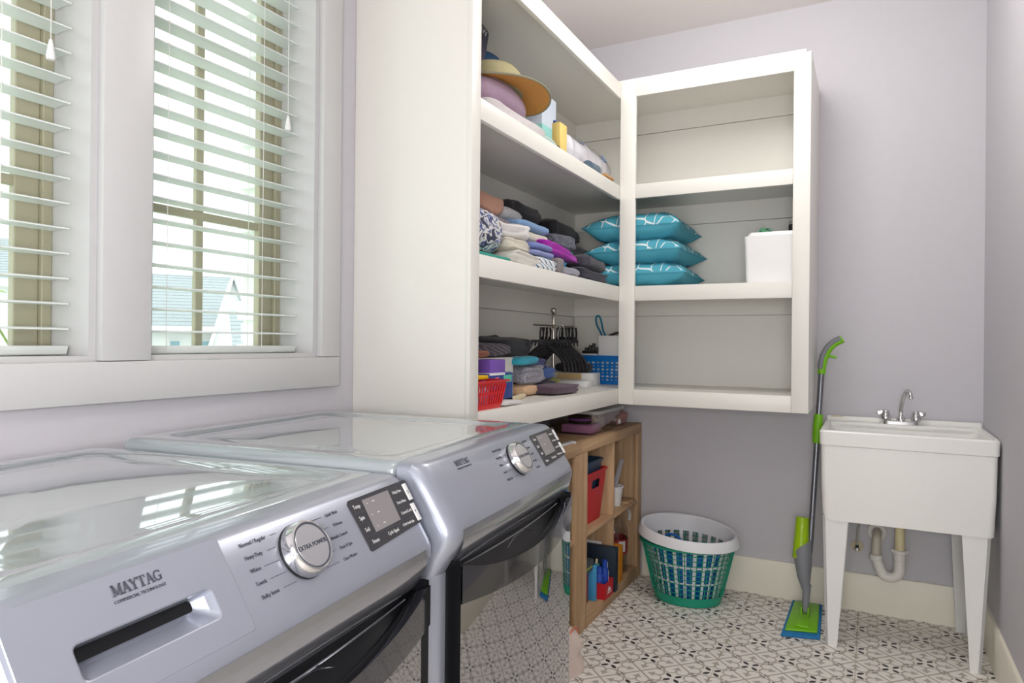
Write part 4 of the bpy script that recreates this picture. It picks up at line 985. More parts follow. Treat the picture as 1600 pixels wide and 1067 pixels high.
# accessory hanger stand with clip hangers
steel = mat('brushed_steel', '#b9b4ab', .28, 1, var=0)
hx, hy = -1.30, 2.90
t = thing('hanger_stand', 'steel tabletop stand with arms carrying black clip hangers', 'stand', (hx, hy, Z1), local=True)
MB().lathe([(0, 0), (.055, 0), (.055, .006), (.012, .012), (0, .012)], n=24).build('base', steel, t)
MB().tube([(0, 0, .012), (0, 0, .33)], .007, 12).build('pole', steel, t)
MB().lathe([(.008, 0), (.010, .01), (.006, .016), (.011, .022), (.015, .033), (.012, .044), (0, .048)], (0, 0, .325), 16).build('finial', steel, t)
vd = Vector((-hx, -hy, 0)).normalized(); vr = Vector((-vd.y, vd.x, 0))        # towards the room, and across
a0, a1 = vr*.09+Vector((0, 0, .285)), vr*-.095+Vector((0, 0, .293))
MB().tube([a0+vd*.01, a1+vd*.01], .004, 8).build('arm', steel, t)
MB().tube([Vector((0, 0, .287)), vd*.14+Vector((0, 0, .283))], .004, 8).build('arm', steel, t)
for p_ in (a0+vd*.01, vd*.14+Vector((0, 0, .283))): MB().lathe([(0, -.008), (.008, -.005), (.01, 0), (.008, .005), (0, .008)], p_, 12).build('arm_knob', steel, t)
def clip_hanger(off, lab, k):
    p = Vector((hx, hy, 0))+off
    h = thing('clip_hanger', lab, 'hanger', (p.x, p.y, Z1+.285), math.atan2(vr.y, vr.x)+R_(12+k*3), 'black hangers on the steel stand', local=True)
    MB().tube(smooth_path([(.0, 0, .004), (.006, 0, .007), (.008, 0, -.004), (.002, 0, -.02), (0, 0, -.06)]), .0018, 6).build('hook', steel, h)
    f = MB(); f.prism([(-.024, -.064), (-.020, -.058), (.020, -.058), (.024, -.064), (.022, -.096), (-.022, -.096)], 'y', -.005, .005, .002); f.build('yoke', blackp, h)
    f = MB(); f.prism([(-.062, -.062), (-.062, -.09), (-.056, -.09), (-.052, -.072), (.052, -.072), (.056, -.09), (.062, -.09), (.062, -.062)], 'y', -.0035, .0035, .001); f.build('top_bar', blackp, h)
    for s_ in (-1, 1):
        P_ = smooth_path([(s_*.012, 0, -.088), (s_*.045, 0, -.108), (s_*.078, 0, -.138), (s_*.096, 0, -.168), (s_*.101, 0, -.205)])
        MB().tube(P_, [.0115-.003*i_/len(P_) for i_ in range(len(P_))], 8, sx=.8).build('shoulder', blackp, h)
    return h
for k in range(7): clip_hanger(vd*(.0+.021*k)+vr*(.052-.0155*k), 'black plastic hanger with steel hook on the stand, %s' % ('frontmost of its row' if k == 6 else 'hung behind another hanger'), k-3)
for k in range(9):
    o_ = vr*(.095-.0155*k if k < 6 else .095-.0155*(k+1.6))+vd*(.012)
    h = thing('trouser_clip', 'small black trouser clip hanging from the cross arm of the stand', 'clip', (hx+o_.x, hy+o_.y, Z1+.283), math.atan2(vr.y, vr.x)+R_(40+(k % 3)*9), 'black clips on the steel stand', local=True)
    f = MB(); f.tube([(x, 0, z) for x, z in ((-.009, -.004), (-.013, -.03), (-.012, -.072), (.012, -.072), (.013, -.03), (.009, -.004))], .0048, 6, close=True); f.build('loop', blackp, h)
    MB().box(-.011, .011, -.004, .004, -.072, -.045, .001).build('jaw', blackp, h)
box_thing('flat_white_box', 'flat white box lying below the black hangers', 'box', -1.385, -1.20, 3.06, 3.16, Z1, Z1+.028, whitep, .002)
box_thing('white_tan_carton', 'white carton with tan flap behind the flat white box', 'box', -1.43, -1.21, 3.175, 3.28, Z1, Z1+.062, whitep, .002, parts=[('tan_flap', (-1.40, -1.27, 3.172, 3.1748, Z1+.03, Z1+.06), mat('tan_card', '#cdb27f', .7))])
soft('black_pouch', 'black soft pouch lying on the white tan carton', 'pouch', (-1.33, 3.228, Z1+.0625), (.18, .09, .05), cl('#1b1a20'), 1)
# blue basket with round holes
bluep = mat('blue_plastic', '#1173c6', .32, var=.03)
t = thing('blue_holed_basket', 'bright blue basket with round holes on the lowest shelf', 'basket', (-1.22, 3.43, Z1), local=True)
def holed(mb, P, nu, nv, rf):
    """plate through P(u,v) made of square cells with round holes"""
    for i in range(nu):
        for j in range(nv):
            r = rf(i, j); n_ = 12; out = []; inn = []
            for k in range(n_):
                a = 2*math.pi*(k+.5)/n_; c_, s_ = math.cos(a), math.sin(a); q = .5/max(abs(c_), abs(s_))
                out.append(mb.b.verts.new(P((i+.5+c_*q)/nu, (j+.5+s_*q)/nv))); inn.append(mb.b.verts.new(P((i+.5+c_*r)/nu, (j+.5+s_*r)/nv)))
            if r > 0:
                for k in range(n_): mb.b.faces.new((out[k], out[(k+1) % n_], inn[(k+1) % n_], inn[k]))
            else: mb.b.faces.new(out)
XB0, XB1, YB0, YB1, HB = -.145, .115, -.085, .085, .147
rsz = lambda i, j: (.18, .34)[(i*2+j) % 2] if (i+j) % 3 else .30
f = MB(); holed(f, lambda u, v: Vector((XB0+.012+(XB1-XB0-.024)*u+(u-.5)*.02*v, YB0+.008-.008*v, .014+.105*v)), 10, 6, rsz); f.build('front_wall', bluep, t)
f = MB(); holed(f, lambda u, v: Vector((XB1-.008+.008*v, YB0+.008+(YB1-YB0-.016)*u, .014+.105*v)), 6, 6, lambda i, j: .26 if i < 2 else 0); f.build('end_wall', bluep, t)
f = MB(); holed(f, lambda u, v: Vector((XB0+.008-.008*v, YB0+.008+(YB1-YB0-.016)*u, .014+.105*v)), 6, 6, rsz); f.build('end_wall', bluep, t)
f = MB(); holed(f, lambda u, v: Vector((XB0+.012+(XB1-XB0-.024)*u, YB1-.008+.008*v, .014+.105*v)), 10, 6, rsz); f.build('rear_wall', bluep, t)
f = MB(); loft(f, [(rrect(XB0+.007, XB1-.007, YB0+.007, YB1-.007, .01), 0, None), (rrect(XB0+.0065, XB1-.0065, YB0+.0065, YB1-.0065, .01), .015, None)]); f.build('base', bluep, t)
f = MB(); loft(f, [(rrect(XB0, XB1, YB0, YB1, .012), .118, None), (rrect(XB0-.003, XB1+.003, YB0-.003, YB1+.003, .012), HB, None), (rrect(XB0+.002, XB1-.002, YB0+.002, YB1-.002, .01), HB, None), (rrect(XB0+.003, XB1-.003, YB0+.003, YB1-.003, .01), .118, None)], False, False); f.build('rim', bluep, t)
box_thing('white_carton', 'white carton standing inside the blue holed basket', 'box', -1.255, -1.118, 3.368, 3.50, Z1+.0155, Z1+.25, whitep, .002)
box_thing('small_white_box', 'low white box inside the blue holed basket', 'box', -1.352, -1.262, 3.366, 3.49, Z1+.0155, Z1+.155, whitep, .002)
t = thing('black_tools', 'black toothed tool lying on the low white box', 'tool', (-1.31, 3.42, Z1+.1553), local=True)
f = MB(); f.box(-.045, .045, -.03, .03, 0, .016, .004); f.build('block', blackp, t)
for k, hh in enumerate((.018, .03, .04, .02)): MB().tube([(-.03+.02*k, -.01, .014), (-.026+.02*k, -.008, .014+hh)], .009, 8).build('knob', blackp, t)
t = thing('blue_loop_cord', 'blue cord loop rising from behind the white carton', 'cord', (-1.29, 3.51, Z1+.10), local=True)
f = MB(); f.tube(smooth_path([(.012, 0, 0), (.012, 0, .12), (.0, 0, .16), (-.03, 0, .21), (-.035, 0, .25), (-.02, 0, .262), (-.004, 0, .24), (.004, 0, .19), (.02, 0, .148), (.05, 0, .14)], 2), .005, 8); f.build('loop', mat('blue_cord', '#1f7fa6', .6), t)
f = MB(); f.tube(smooth_path([(.05, -.02, .15), (.09, -.02, .165), (.13, -.02, .172)]), .007, 8); f.build('dark_strap', mat('dark_brown_strap', '#4a4544', .7), t)

# ---------------------------------------------------------------- on and in the oak units
t = thing('clear_storage_bin', 'clear plastic bin with white lid on top of the oak unit', 'bin', (-1.20, 3.06, .8002))
lidm = mat('frosted_lid', '#e6e6e6', .35, alpha=.45)
f = MB(); loft(f, [(rrect(-1.305, -1.105, 2.90, 3.20, .02), .8002, None), (rrect(-1.335, -1.075, 2.87, 3.235, .024), .905, None), (rrect(-1.331, -1.079, 2.874, 3.231, .022), .905, None), (rrect(-1.301, -1.109, 2.904, 3.196, .018), .803, None)], False, False); f.build('bin_body', clear_plastic, t)
MB().box(-1.30, -1.11, 2.905, 3.195, .8004, .8022).build('bin_base', clear_plastic, t)
f = MB(); loft(f, [(rrect(-1.345, -1.065, 2.86, 3.245, .026), .900, None), (rrect(-1.345, -1.065, 2.86, 3.245, .026), .913, None), (rrect(-1.33, -1.08, 2.875, 3.23, .02), .916, None)]); f.build('lid', lidm, t)
for zz in (.835, .85): MB().lathe([(.009, -.003), (.012, -.003), (.012, .003), (.009, .003), (.009, -.003)], (-1.088, 3.222, zz), 14, cap=False, M=Matrix.Rotation(R_(90), 4, 'Y')).build('clip_ring', whitep, t) if zz < .84 else None
box_thing('pink_case', 'pink case lying in the clear storage bin', 'case', -1.27, -1.125, 2.93, 3.07, .8035, .842, mat('pink_plastic', '#c888b0', .5), .006)
t = thing('wire_coil', 'dark coil with violet band in the clear storage bin', 'coil', (-1.20, 2.985, .8425), local=True)
for k in range(3): MB().tube([(.05*math.cos(a), .04*math.sin(a), .008+.012*k) for a in [2*math.pi*i/24 for i in range(24)]], .0065, 8, close=True).build('coil_turn', (blackp, mat('violet_band', '#8b4f9a', .5), blackp)[k], t)
soft('paper_bundle', 'cream paper bundle at the far end of the clear storage bin', 'paper', (-1.205, 3.135, .8035), (.14, .10, .08), cl('#d9cfb9', '#b79f86', 'marl', 50), 3)
soft('pink_bag', 'dusty pink bundle between clear bin and back wall on the oak unit', 'bag', (-1.17, 3.37, .8002), (.12, .16, .07), cl('#b5827f'), 1, wob=1.3)
t = thing('white_eyelet_strap', 'white strap end with round eyelet lying on the oak unit', 'strap', (-1.09, 2.62, .8002), local=True)
f = MB(); f.box(-.03, .0, -.10, .02, 0, .008, .003); f.build('strap', whitep, t)
f = MB(); f.lathe([(.008, 0), (.017, 0), (.017, .008), (.008, .008), (.008, 0)], (-.010, .032, 0), 18, cap=False); f.build('eyelet', whitep, t)
# nested bins
redb = mat('red_woven_plastic', '#c9262e', .5, var=.15, scale=160, bump=.5, bscale=140); navyb = mat('navy_plastic', '#2c4a66', .45, var=.05)
def bin_shell(t, x0, x1, y0, y1, z0, z1, fl, m, handle, nm='shell'):
    cx_, cy_ = (x0+x1)/2, (y0+y1)/2; H_ = z1-z0
    def P(u, z, inset=0):
        k = 1-fl*(1-(z-z0)/H_); pts = rrect(cx_-(cx_-x0)*k+inset, cx_+(x1-cx_)*k-inset, cy_-(cy_-y0)*k+inset, cy_+(y1-cy_)*k-inset, .02, 4); return pts
    f = MB(); loft(f, [(P(0, z0), z0, None), (P(0, z0+H_*.70), z0+H_*.70, None)], True, False); f.build(nm, m, t)
    # upper band leaves a hand hole in the front wall
    f = MB(); za, zb_ = z0+H_*.70, z0+H_*.87; A = P(0, za); B = P(0, zb_); n = len(A)
    for k in range(n):
        p0, p1 = A[k], A[(k+1) % n]
        frontside = p0[0] > x1-.03 and p1[0] > x1-.03 and abs(p1[1]-p0[1]) > .06
        if not (handle and frontside): f.b.faces.new([f.b.verts.new(v) for v in ((*p0, za), (*p1, za), (*B[(k+1) % n], zb_), (*B[k], zb_))])
        else:
            for (s0, s1) in ((0, .3), (.7, 1)):
                l = lambda a, b, s_: (a[0]+(b[0]-a[0])*s_, a[1]+(b[1]-a[1])*s_)
                f.b.faces.new([f.b.verts.new(v) for v in ((*l(p0, p1, s0), za), (*l(p0, p1, s1), za), (*l(B[k], B[(k+1) % n], s1), zb_), (*l(B[k], B[(k+1) % n], s0), zb_))])
    loft(f, [(P(0, zb_), zb_, None), (P(0, z1), z1, None), (rrect(x0-.006, x1+.006, y0-.006, y1+.006, .022, 4), z1, None), (rrect(x0-.006, x1+.006, y0-.006, y1+.006, .022, 4), z1+.008, None), (rrect(x0+.004, x1-.004, y0+.004, y1-.004, .018, 4), z1+.008, None)], False, False)
    f.build('upper_band', m, t)
t = thing('red_bin', 'red woven plastic bin with hand hole in the oak unit', 'bin', (-1.19, 2.935, .4062)); bin_shell(t, -1.30, -1.095, 2.79, 3.075, .4062, .630, .2, redb, True)
t = thing('navy_bin', 'navy plastic bin nested inside the red bin', 'bin', (-1.20, 2.935, .47)); bin_shell(t, -1.285, -1.11, 2.81, 3.055, .47, .675, .2, navyb, False)
t = thing('white_scoop_cup', 'white cup holding a pale grey scraper in the oak unit', 'cup', (-1.14, 3.295, .4062), local=True)
MB().lathe([(0, 0), (.035, 0), (.047, .09), (.052, .092), (.052, .098), (.045, .098), (.033, .006), (0, .006)], n=24).build('cup', whitep, t)
f = MB(); f.box(-.011, .011, -.005, .005, 0, .235, .003, 2, Matrix.Translation((.0, -.028, .03)) @ Matrix.Rotation(R_(-40), 4, 'X')); f.build('scraper_handle', mat('pale_grey_plastic', '#bfc0c6', .4), t)
box_thing('wood_offcut', 'small flat wooden offcut beside the white cup', 'board', -1.16, -1.08, 3.345, 3.43, .4062, .4165, wood_y, .001)
# detergent jug style water bottle
t = thing('water_jug', 'large clear jug with red label and white handle strap in the oak unit', 'jug', (-1.155, 3.355, .0582), local=True)
jug = glass_mat('jug_plastic', (.96, .965, .98, 1), .9, .04)
prof = [(0, 0), (.06, 0), (.068, .008)]+[(.068-.004*(k % 2), .014+.012*k) for k in range(9)]+[(.068, .125), (.068, .20), (.066, .215), (.05, .25), (.03, .275), (.02, .285), (.02, .30)]
MB().lathe(prof, n=28, cap=False).build('jug_body', jug, t)
MB().lathe([(0, .002), (.058, .003), (.0655, .012), (.0655, .205), (0, .205)], n=28).build('water', glass_mat('water_fill', (.97, .97, .99, 1), .5, .02), t)
MB().lathe([(.0688, .10), (.0688, .172)], n=32, cap=False).build('label', mat('red_jug_label', '#9c2f2c', .5, var=.2, scale=25), t)
MB().lathe([(.0694, .112), (.0694, .165)], n=6, cap=False, a0=R_(-52), a1=R_(-18)).build('nutrition_panel', mat('label_print', '#d9d9dc', .5, var=.25, scale=200), t)
MB().lathe([(.0694, .112), (.0694, .136)], n=4, cap=False, a0=R_(-108), a1=R_(-98)).build('barcode', whitep, t)
MB().lathe([(.021, .295), (.023, .297), (.023, .318), (.02, .322), (0, .322)], n=20).build('cap', mat('frosted_cap', '#cfd0d2', .4), t)
f = MB(); f.tube(smooth_path([(.015, .015, .30), (.03, .04, .318), (.045, .072, .31), (.052, .088, .28), (.05, .082, .245)]), .012, 8, sx=.22, up=(0, 0, 1)); f.build('handle_strap', mat('cream_strap', '#e6e1d8', .5), t)
box_thing('orange_box', 'orange carton squeezed between navy folder and water jug', 'box', -1.30, -1.070, 3.168, 3.243, .0582, .232, mat('orange_print', '#d98a1e', .55, var=.25, scale=40), .002)
t = box_thing('navy_folder', 'dark navy ring folder standing upright in the oak unit', 'folder', -1.40, -1.045, 3.058, 3.099, .0582, .262, mat('navy_folder_card', '#1b2b3d', .5, var=.05), .003, parts=[('paper_sheet', (-1.33, -1.13, 3.0993, 3.1022, .07, .272), whitep)])
# red caddy with sticks
t = thing('red_card_caddy', 'red open box with white peak mark holding tubes and brush', 'box', (-1.092, 2.996, .0582), local=True)
rc = mat('red_card', '#c8212c', .45, var=.04)
MB().box(-.04, .04, -.0525, .0525, 0, .003).build('base', rc, t)
for (a, b, c, d) in ((.037, .04, -.0525, .0525), (-.04, -.037, -.0525, .0525), (-.0368, .0368, -.0525, -.0495), (-.0368, .0368, .0495, .0525)): MB().box(a, b, c, d, .0032, .072).build('wall', rc, t)
f = MB(); f.prism([(-.024, .030), (.022, .030), (.008, .044), (.002, .040), (-.006, .052), (-.014, .040)], 'x', .0402, .0408); f.build('peak_mark', whitep, t)
f = MB(); f.box(.0402, .0408, -.028, .028, .020, .024); f.build('mark_line', whitep, t)
f = MB(); f.prism([(-.025, .018), (-.012, .018), (-.018, .032)], 'y', -.0531, -.0527); f.build('side_mark', whitep, t)
for i, (xx, yy, h, col, lab) in enumerate(((.0, -.029, .135, '#2a4fb0', 'cobalt blue tube with ribbed cap in the red box'), (.015, .003, .16, '#1f45a8', 'taller cobalt blue tube in the red box'), (.008, .031, .14, '#e4e6ea', 'white tube in the red box'), (-.02, -.004, .14, '#3f8f86', 'sea green tube in the red box'))):
    p = thing('paint_tube', lab, 'tube', (-1.092+xx, 2.996+yy, .0615), group='tubes in the red box', local=True)
    MB().lathe([(0, 0), (.0165, 0), (.0175, .003), (.0175, h*.72), (.014, h*.78)], n=16).build('tube_body', mat('tube_'+col[1:], col, .4), p); MB().lathe([(.0125, h*.77), (.0125, h), (0, h)], n=14).build('cap', mat('tube_'+col[1:], col, .4), p)
t = thing('paint_brush', 'small wooden-handled brush leaning in the red box', 'brush', (-1.121, 2.975, .0615), local=True)
f = MB(); f.tube([(-.006, -.012, 0), (.004, .03, .158)], [.004, .006], 8); f.build('handle', MATS['pale_pine'], t)
t = thing('blue_tube_box', 'light blue narrow carton standing before the red box', 'box', (-1.105, 2.922, .0582), local=True)
MB().box(-.02, .016, -.012, .012, 0, .158, .002).build('carton', mat('light_blue_print', '#4aa3d8', .5, var=.25, scale=60), t)
box_thing('crimson_carton', 'crimson carton beside the light blue carton', 'box', -1.25, -1.115, 2.80, 2.895, .0582, .195, mat('crimson_print', '#8c2236', .5, var=.2, scale=40), .002)
box_thing('grey_green_case', 'charcoal case with lime stripe lying on the crimson carton', 'case', -1.25, -1.10, 2.80, 2.93, .1952, .245, mat('charcoal_plastic', '#4a5358', .5), .008, parts=[('lime_stripe', (-1.1005, -1.0992, 2.82, 2.90, .214, .222), mat('lime_stripe', '#a9b83c', .5))])
box_thing('orange_red_pouch', 'glossy orange-red box on the charcoal case', 'box', -1.22, -1.12, 2.81, 2.88, .2452, .29, mat('orange_red_gloss', '#e03a1c', .25), .01)
t = box_thing('tissue_carton', 'green, blue and white carton in the oak unit by the dryer', 'box', -1.36, -1.095, 2.50, 2.605, .4062, .612, mat('white_green_card', '#dfe6da', .5, var=.06, scale=15), .003, parts=[('green_fade', (-1.361, -1.0942, 2.499, 2.6055, .50, .548), mat('green_carton_print', '#78b86a', .5, var=.2, scale=14)), ('blue_top', (-1.3615, -1.0938, 2.4985, 2.6058, .549, .6125), mat('blue_carton_print', '#2f86d6', .5, var=.15, scale=14))])
MB().lathe([(.0, 0), (.022, 0)], (-1.0936, 2.555, .578), 20, M=Matrix.Rotation(R_(90), 4, 'Y')).build('round_mark', whitep, t)
MB().lathe([(.0, 0), (.015, 0)], (-1.0933, 2.555, .578), 20, M=Matrix.Rotation(R_(90), 4, 'Y')).build('inner_mark', MATS['blue_carton_print'], t)
# plastic bag on the floor by the dryer
bagm = mat('thin_bag_film', '#efdcd2', .35, var=.08, scale=14, alpha=.82)
t = thing('plastic_bag', 'crumpled translucent pale bag on the floor beside the dryer', 'bag', (-.995, 2.36, 0), local=True)
f = MB()
def bag(u, v):
    a = 2*math.pi*u; r = (.075-.025*v)*(1+.25*noise.noise(Vector((math.cos(a)*2, math.sin(a)*2, v*4)))); e = math.sqrt(max(0, 1-max(0, (v-.75)/.25)**2)); return Vector((r*e*math.cos(a)*.8, r*e*math.sin(a), .165*v))
f.grid(bag, 26, 16); f.build('bag', bagm, t)
f = MB(); f.tube(smooth_path([(.02, -.03, .14), (.03, -.01, .165), (.03, .03, .16), (.03, .045, .11)]), .004, 6, sx=.5); f.build('coral_tie', mat('coral_tie', '#e0896c', .5), t)

# ---------------------------------------------------------------- laundry baskets
grn = mat('green_basket_plastic', '#1f9a7c', .4, var=.05); wbp = mat('white_basket_plastic', '#e8eaee', .4, var=.02)
BC = (-.772, 3.315)
def ell(a, z, top, ra0, ra1, rb0, rb1, z0, z1, tilt=0):
    k = (z-z0)/(z1-z0); ra = ra0+(ra1-ra0)*k; rb = rb0+(rb1-rb0)*k
    return Vector((ra*math.cos(a), rb*math.sin(a), z+tilt*ra*math.cos(a)*max(0, k)))
t = thing('green_laundry_basket', 'green mesh laundry basket with a white basket nested inside, on the tiles', 'basket', (*BC, 0), local=True)
gp = (.155, .222, .128, .19, 0, .285)
def gE(a, z): return ell(a, z, 0, *gp)
n = 56
f = MB(); f.grid(lambda u, v: gE(2*math.pi*u, .003+.042*v), n, 2); f.grid(lambda u, v: gE(2*math.pi*u, .045)*1+Vector((0, 0, .0)) if v == 0 else gE(2*math.pi*u, .045)*.975+Vector((0, 0, .045*.025)), n, 1); f.build('base_band', grn, t)
f = MB(); f.b.faces.new([f.b.verts.new(gE(2*math.pi*k/n, .004)) for k in range(n)]); f.build('base', grn, t)
f = MB()
for k in range(48): a = 2*math.pi*k/48; f.tube([gE(a, .044), gE(a, .27)], .0021, 5)
for k in range(9): z = .064+.0235*k; f.tube([gE(2*math.pi*i/n, z) for i in range(n)], .0019, 5, close=True)
f.build('mesh_ribs', grn, t)['kind'] = 'stuff'
f = MB(); f.tube([gE(2*math.pi*i/n, .272)*1.01+Vector((0, 0, 0)) for i in range(n)], .011, 8, close=True, sx=.75); f.tube([gE(2*math.pi*i/n, .287)*1.015 for i in range(n)], .0045, 6, close=True); f.build('rim', grn, t)
t = thing('white_laundry_basket', 'white laundry basket with slots sitting askew inside the green one', 'basket', (*BC, .006), local=True)
wp = (.142, .212, .115, .18, 0, .33)
def wE(a, z): 
    p = ell(a, z, 0, *wp); p.z += .055*(-math.cos(a)*.35+math.sin(a)*.25)*(max(0, z-.2)/.13); return p
f = MB()
for (z0, z1) in ((.002, .03), (.098, .108), (.178, .188), (.262, .318)): f.grid(lambda u, v: wE(2*math.pi*u, z0+(z1-z0)*v), n, 3)
f.build('bands', wbp, t)
f = MB()
for k in range(26):
    a = 2*math.pi*k/26; da = .045
    f.grid(lambda u, v: wE(a-da+2*da*u, .028+.238*v), 2, 8)
f.build('slats', wbp, t)['kind'] = 'stuff'
f = MB(); f.b.faces.new([f.b.verts.new(wE(2*math.pi*k/n, .003)) for k in range(n)]); f.build('base', wbp, t)
def rimf(u, v):
    a = 2*math.pi*u; p = wE(a, .318); q = v*math.pi; o = .026*math.sin(q*.5)**1; d = Vector((math.cos(a), math.sin(a)*.85, 0)); return p+d*(.024*(1-math.cos(q*.9)))*.62+Vector((0, 0, .016*math.sin(q)-.03*max(0, v-.5)*2))
f = MB(); f.grid(rimf, n, 8); f.build('rolled_rim', wbp, t)
t = thing('blue_caddy', 'blue plastic bucket with loop handle inside the white laundry basket', 'bucket', (*BC, .0098), local=True)
bb = mat('deep_blue_plastic', '#0f63b8', .4, var=.05)
f = MB(); f.lathe([(0, 0), (.11, 0), (.113, .004), (.155, .215), (.151, .215), (.109, .008), (0, .008)], n=40, ay=.82); f.build('bucket', bb, t)
f = MB(); f.lathe([(.152, .205), (.161, .208), (.161, .22), (.152, .222)], n=40, ay=.82, cap=False); f.build('rim', bb, t)
f = MB(); f.tube(smooth_path([(-.12, -.02, .215), (-.118, -.025, .262), (-.085, -.03, .295), (-.045, -.032, .292), (-.015, -.035, .262), (0, -.04, .22)]), .006, 8); f.build('loop_handle', bb, t)

# ---------------------------------------------------------------- spray mop
lime = mat('lime_plastic', '#7dc41a', .4, var=.04); mgrey = mat('mop_grey_plastic', '#85878e', .45, var=.03); pole_m = mat('mop_pole_metal', '#85888f', .3, .8, var=0); limeb = mat('lime_bottle', '#a4cc1c', .2, var=.03)
pad = mat('blue_microfibre', '#2f86c4', .95, var=.25, scale=200, bump=1, bscale=300)
t = thing('spray_mop', 'lime and grey spray mop with blue pad leaning by the sink', 'mop', (-.25, 3.29, 0), local=True)
def quad(c, s_):
    m_ = sum((Vector(p) for p in c), Vector((0, 0)))/4; return [tuple(m_+(Vector(p)-m_)*s_) for p in c]
foot = [(-.075, -.225), (.073, -.185), (.058, .215), (-.070, .21)]
f = MB(); f.prism(quad(foot, 1), 'z', .001, .014, .005); f.build('pad', pad, t)
f = MB(); f.prism(quad(foot, .84), 'z', .0142, .024, .008, 3); f.build('foot_plate', lime, t)
f = MB(); f.prism([(-.03, -.15), (.03, -.15), (.012, .02), (-.012, .02)], 'z', .024, .034, .006); f.build('foot_ridge', lime, t)
J = Vector((0, -.0, .03)); TOP = Vector((.055, .14, 1.185)); dd = (TOP-J).normalized()
for s_ in (-1, 1): MB().box(s_*.014-.003, s_*.014+.003, -.014, .014, .022, .062, .002).build('joint_lug', lime, t)
L_ = (TOP-J).length
def along(k, off=(0, 0, 0)): return J+dd*k+Vector(off)
f = MB(); f.tube([along(.012), along(.05), along(.13)], [.011, .0145, .018], 12); f.build('neck', mgrey, t)
pr_ = [(.09, .0135, -.002), (.12, .021, -.007), (.16, .033, -.014), (.21, .041, -.020), (.26, .0435, -.025), (.292, .043, -.027), (.298, .040, -.027)]
f = MB(); f.tube([along(k, (o, 0, 0)) for k, r, o in pr_], [r for k, r, o in pr_], 18, sx=.85)
for v in f.b.verts:
    k_ = (v.co-J).dot(dd)
    if k_ > .24: v.co += dd*((v.co.x-(along(k_).x-.027))*.85*min(1, (k_-.24)/.04))          # slanted mouth of the holder
f.build('bottle_holder', mgrey, t)
f = MB(); f.tube([along(k, (o, -.002, 0)) for k, r, o in ((.24, .034, -.034), (.30, .0335, -.034), (.37, .029, -.036), (.415, .0275, -.037), (.42, .024, -.037))], [.034, .0335, .029, .0275, .024], 18); f.build('spray_bottle', limeb, t)
f = MB(); f.tube([along(.27, (.002, 0, 0)), along(.42, (.002, 0, 0)), along(L_-.10)], .0125, 14); f.build('pole', pole_m, t)
f = MB(); f.tube([along(.752), along(.78), along(.83), along(.882)], [.018, .020, .021, .0185], 16); f.build('grip_sleeve', lime, t)
e = along(L_-.10)
hp = smooth_path([e, e+Vector((.004, .004, .05)), e+Vector((.016, .006, .095)), e+Vector((.042, .006, .135)), e+Vector((.085, .004, .160))], 2)
f = MB(); f.tube(hp, [.0155]*len(hp), 14, sx=1.1); f.build('handle', lime, t)
hp2 = [p+Vector((-.006, -.007, .005)) for p in hp[3:-1]]
f = MB(); f.tube(hp2, .0125, 12); f.build('handle_inlay', mgrey, t)
f = MB(); f.tube(smooth_path([e+Vector((.012, .004, .075)), e+Vector((.035, .0, .083)), e+Vector((.062, -.002, .076))]), [.006]*0 or .0055, 8); f.build('trigger', lime, t)
for k in (.0, .022): MB().lathe([(0, 0), (.0025, 0)], e+Vector((.0035, -.0128, .012+k)), 8, M=Matrix.Rotation(R_(90), 4, 'X')).build('screw', blackp, t)

# ---------------------------------------------------------------- outside the windows
shing = mat('grey_shingles', '#a3aaab', .9, var=.25, scale=25); wallw = mat('white_siding', '#f0f1f0', .8, var=.03); shut = mat('blue_grey_shutter', '#93b3bd', .7); wbr = mat('painted_white_brick', '#eef0ee', .9, var=.06, scale=40, bump=.5, bscale=60)
def house(label, dist, th, y0, y1, xr, zr, xe, ze, xw, wins, wing=None):
    """house seen from the room: local x faces the room, ridge along local y at x=xr, eave at x=xe, front wall at xw"""
    n_ = Vector((-math.cos(th), -math.sin(th), 0)); t = thing('neighbour_house', label, 'house', n_*dist+Vector((0, 0, -3)), th, local=True)
    d = 3.0; zr += d; ze += d; xb = 2*xr-xw; zw = ze+(zr-ze)*(xe-xw)/(xe-xr)
    f = MB(); f.prism([(xb, 0), (xw, 0), (xw, zw-.06), (xr, zr-.08), (xb, zw-.06)], 'y', y0+.15, y1-.15); f.build('wall', wallw, t)
    c_ = 16
    for s_ in (1, -1):
        for k in range(c_):
            u0, u1 = k/c_, (k+1)/c_+.012; P = lambda u: (xr+s_*(xe-xr)*(1-u), ze+(zr-ze)*u); (xa, za), (xb_, zb_) = P(u0), P(u1)
            f = MB(); f.prism([(xa, za-.02), (xa, za+.03), (xb_, zb_+.012), (xb_, zb_-.02)], 'y', y0, y1); f.build('shingle_course', shing, t)
    MB().box(xe-.02, xe+.09, y0, y1, ze-.12, ze).build('gutter', wallw, t)
    for (a, b, c, e) in wins:
        w_ = MB().box(xw, xw+.05, a, b, c+d, e+d).build('window', wallw, t); MB().box(xw+.051, xw+.06, a+.02, b-.02, c+d+.03, e+d-.03).build('pane', shut, w_)
    if wing:
        xf, ya, za, yl, yr_, zl = wing; za += d; zl += d
        f = MB(); f.prism([(yl, 0), (yr_, 0), (yr_, zl), (ya, za), (yl, zl)], 'x', xw-.4, xf); f.build('gable_wing', wallw, t)
        for yy in (yl, yr_):
            g = yy-.1 if yy < ya else yy+.1
            f = MB(); f.prism([(ya, za+.02), (ya, za+.12), (g, zl-.25), (g, zl-.4)], 'x', xw-.4, xf+.15); f.build('wing_roof', wallw if yy < ya else shing, t)
    return t
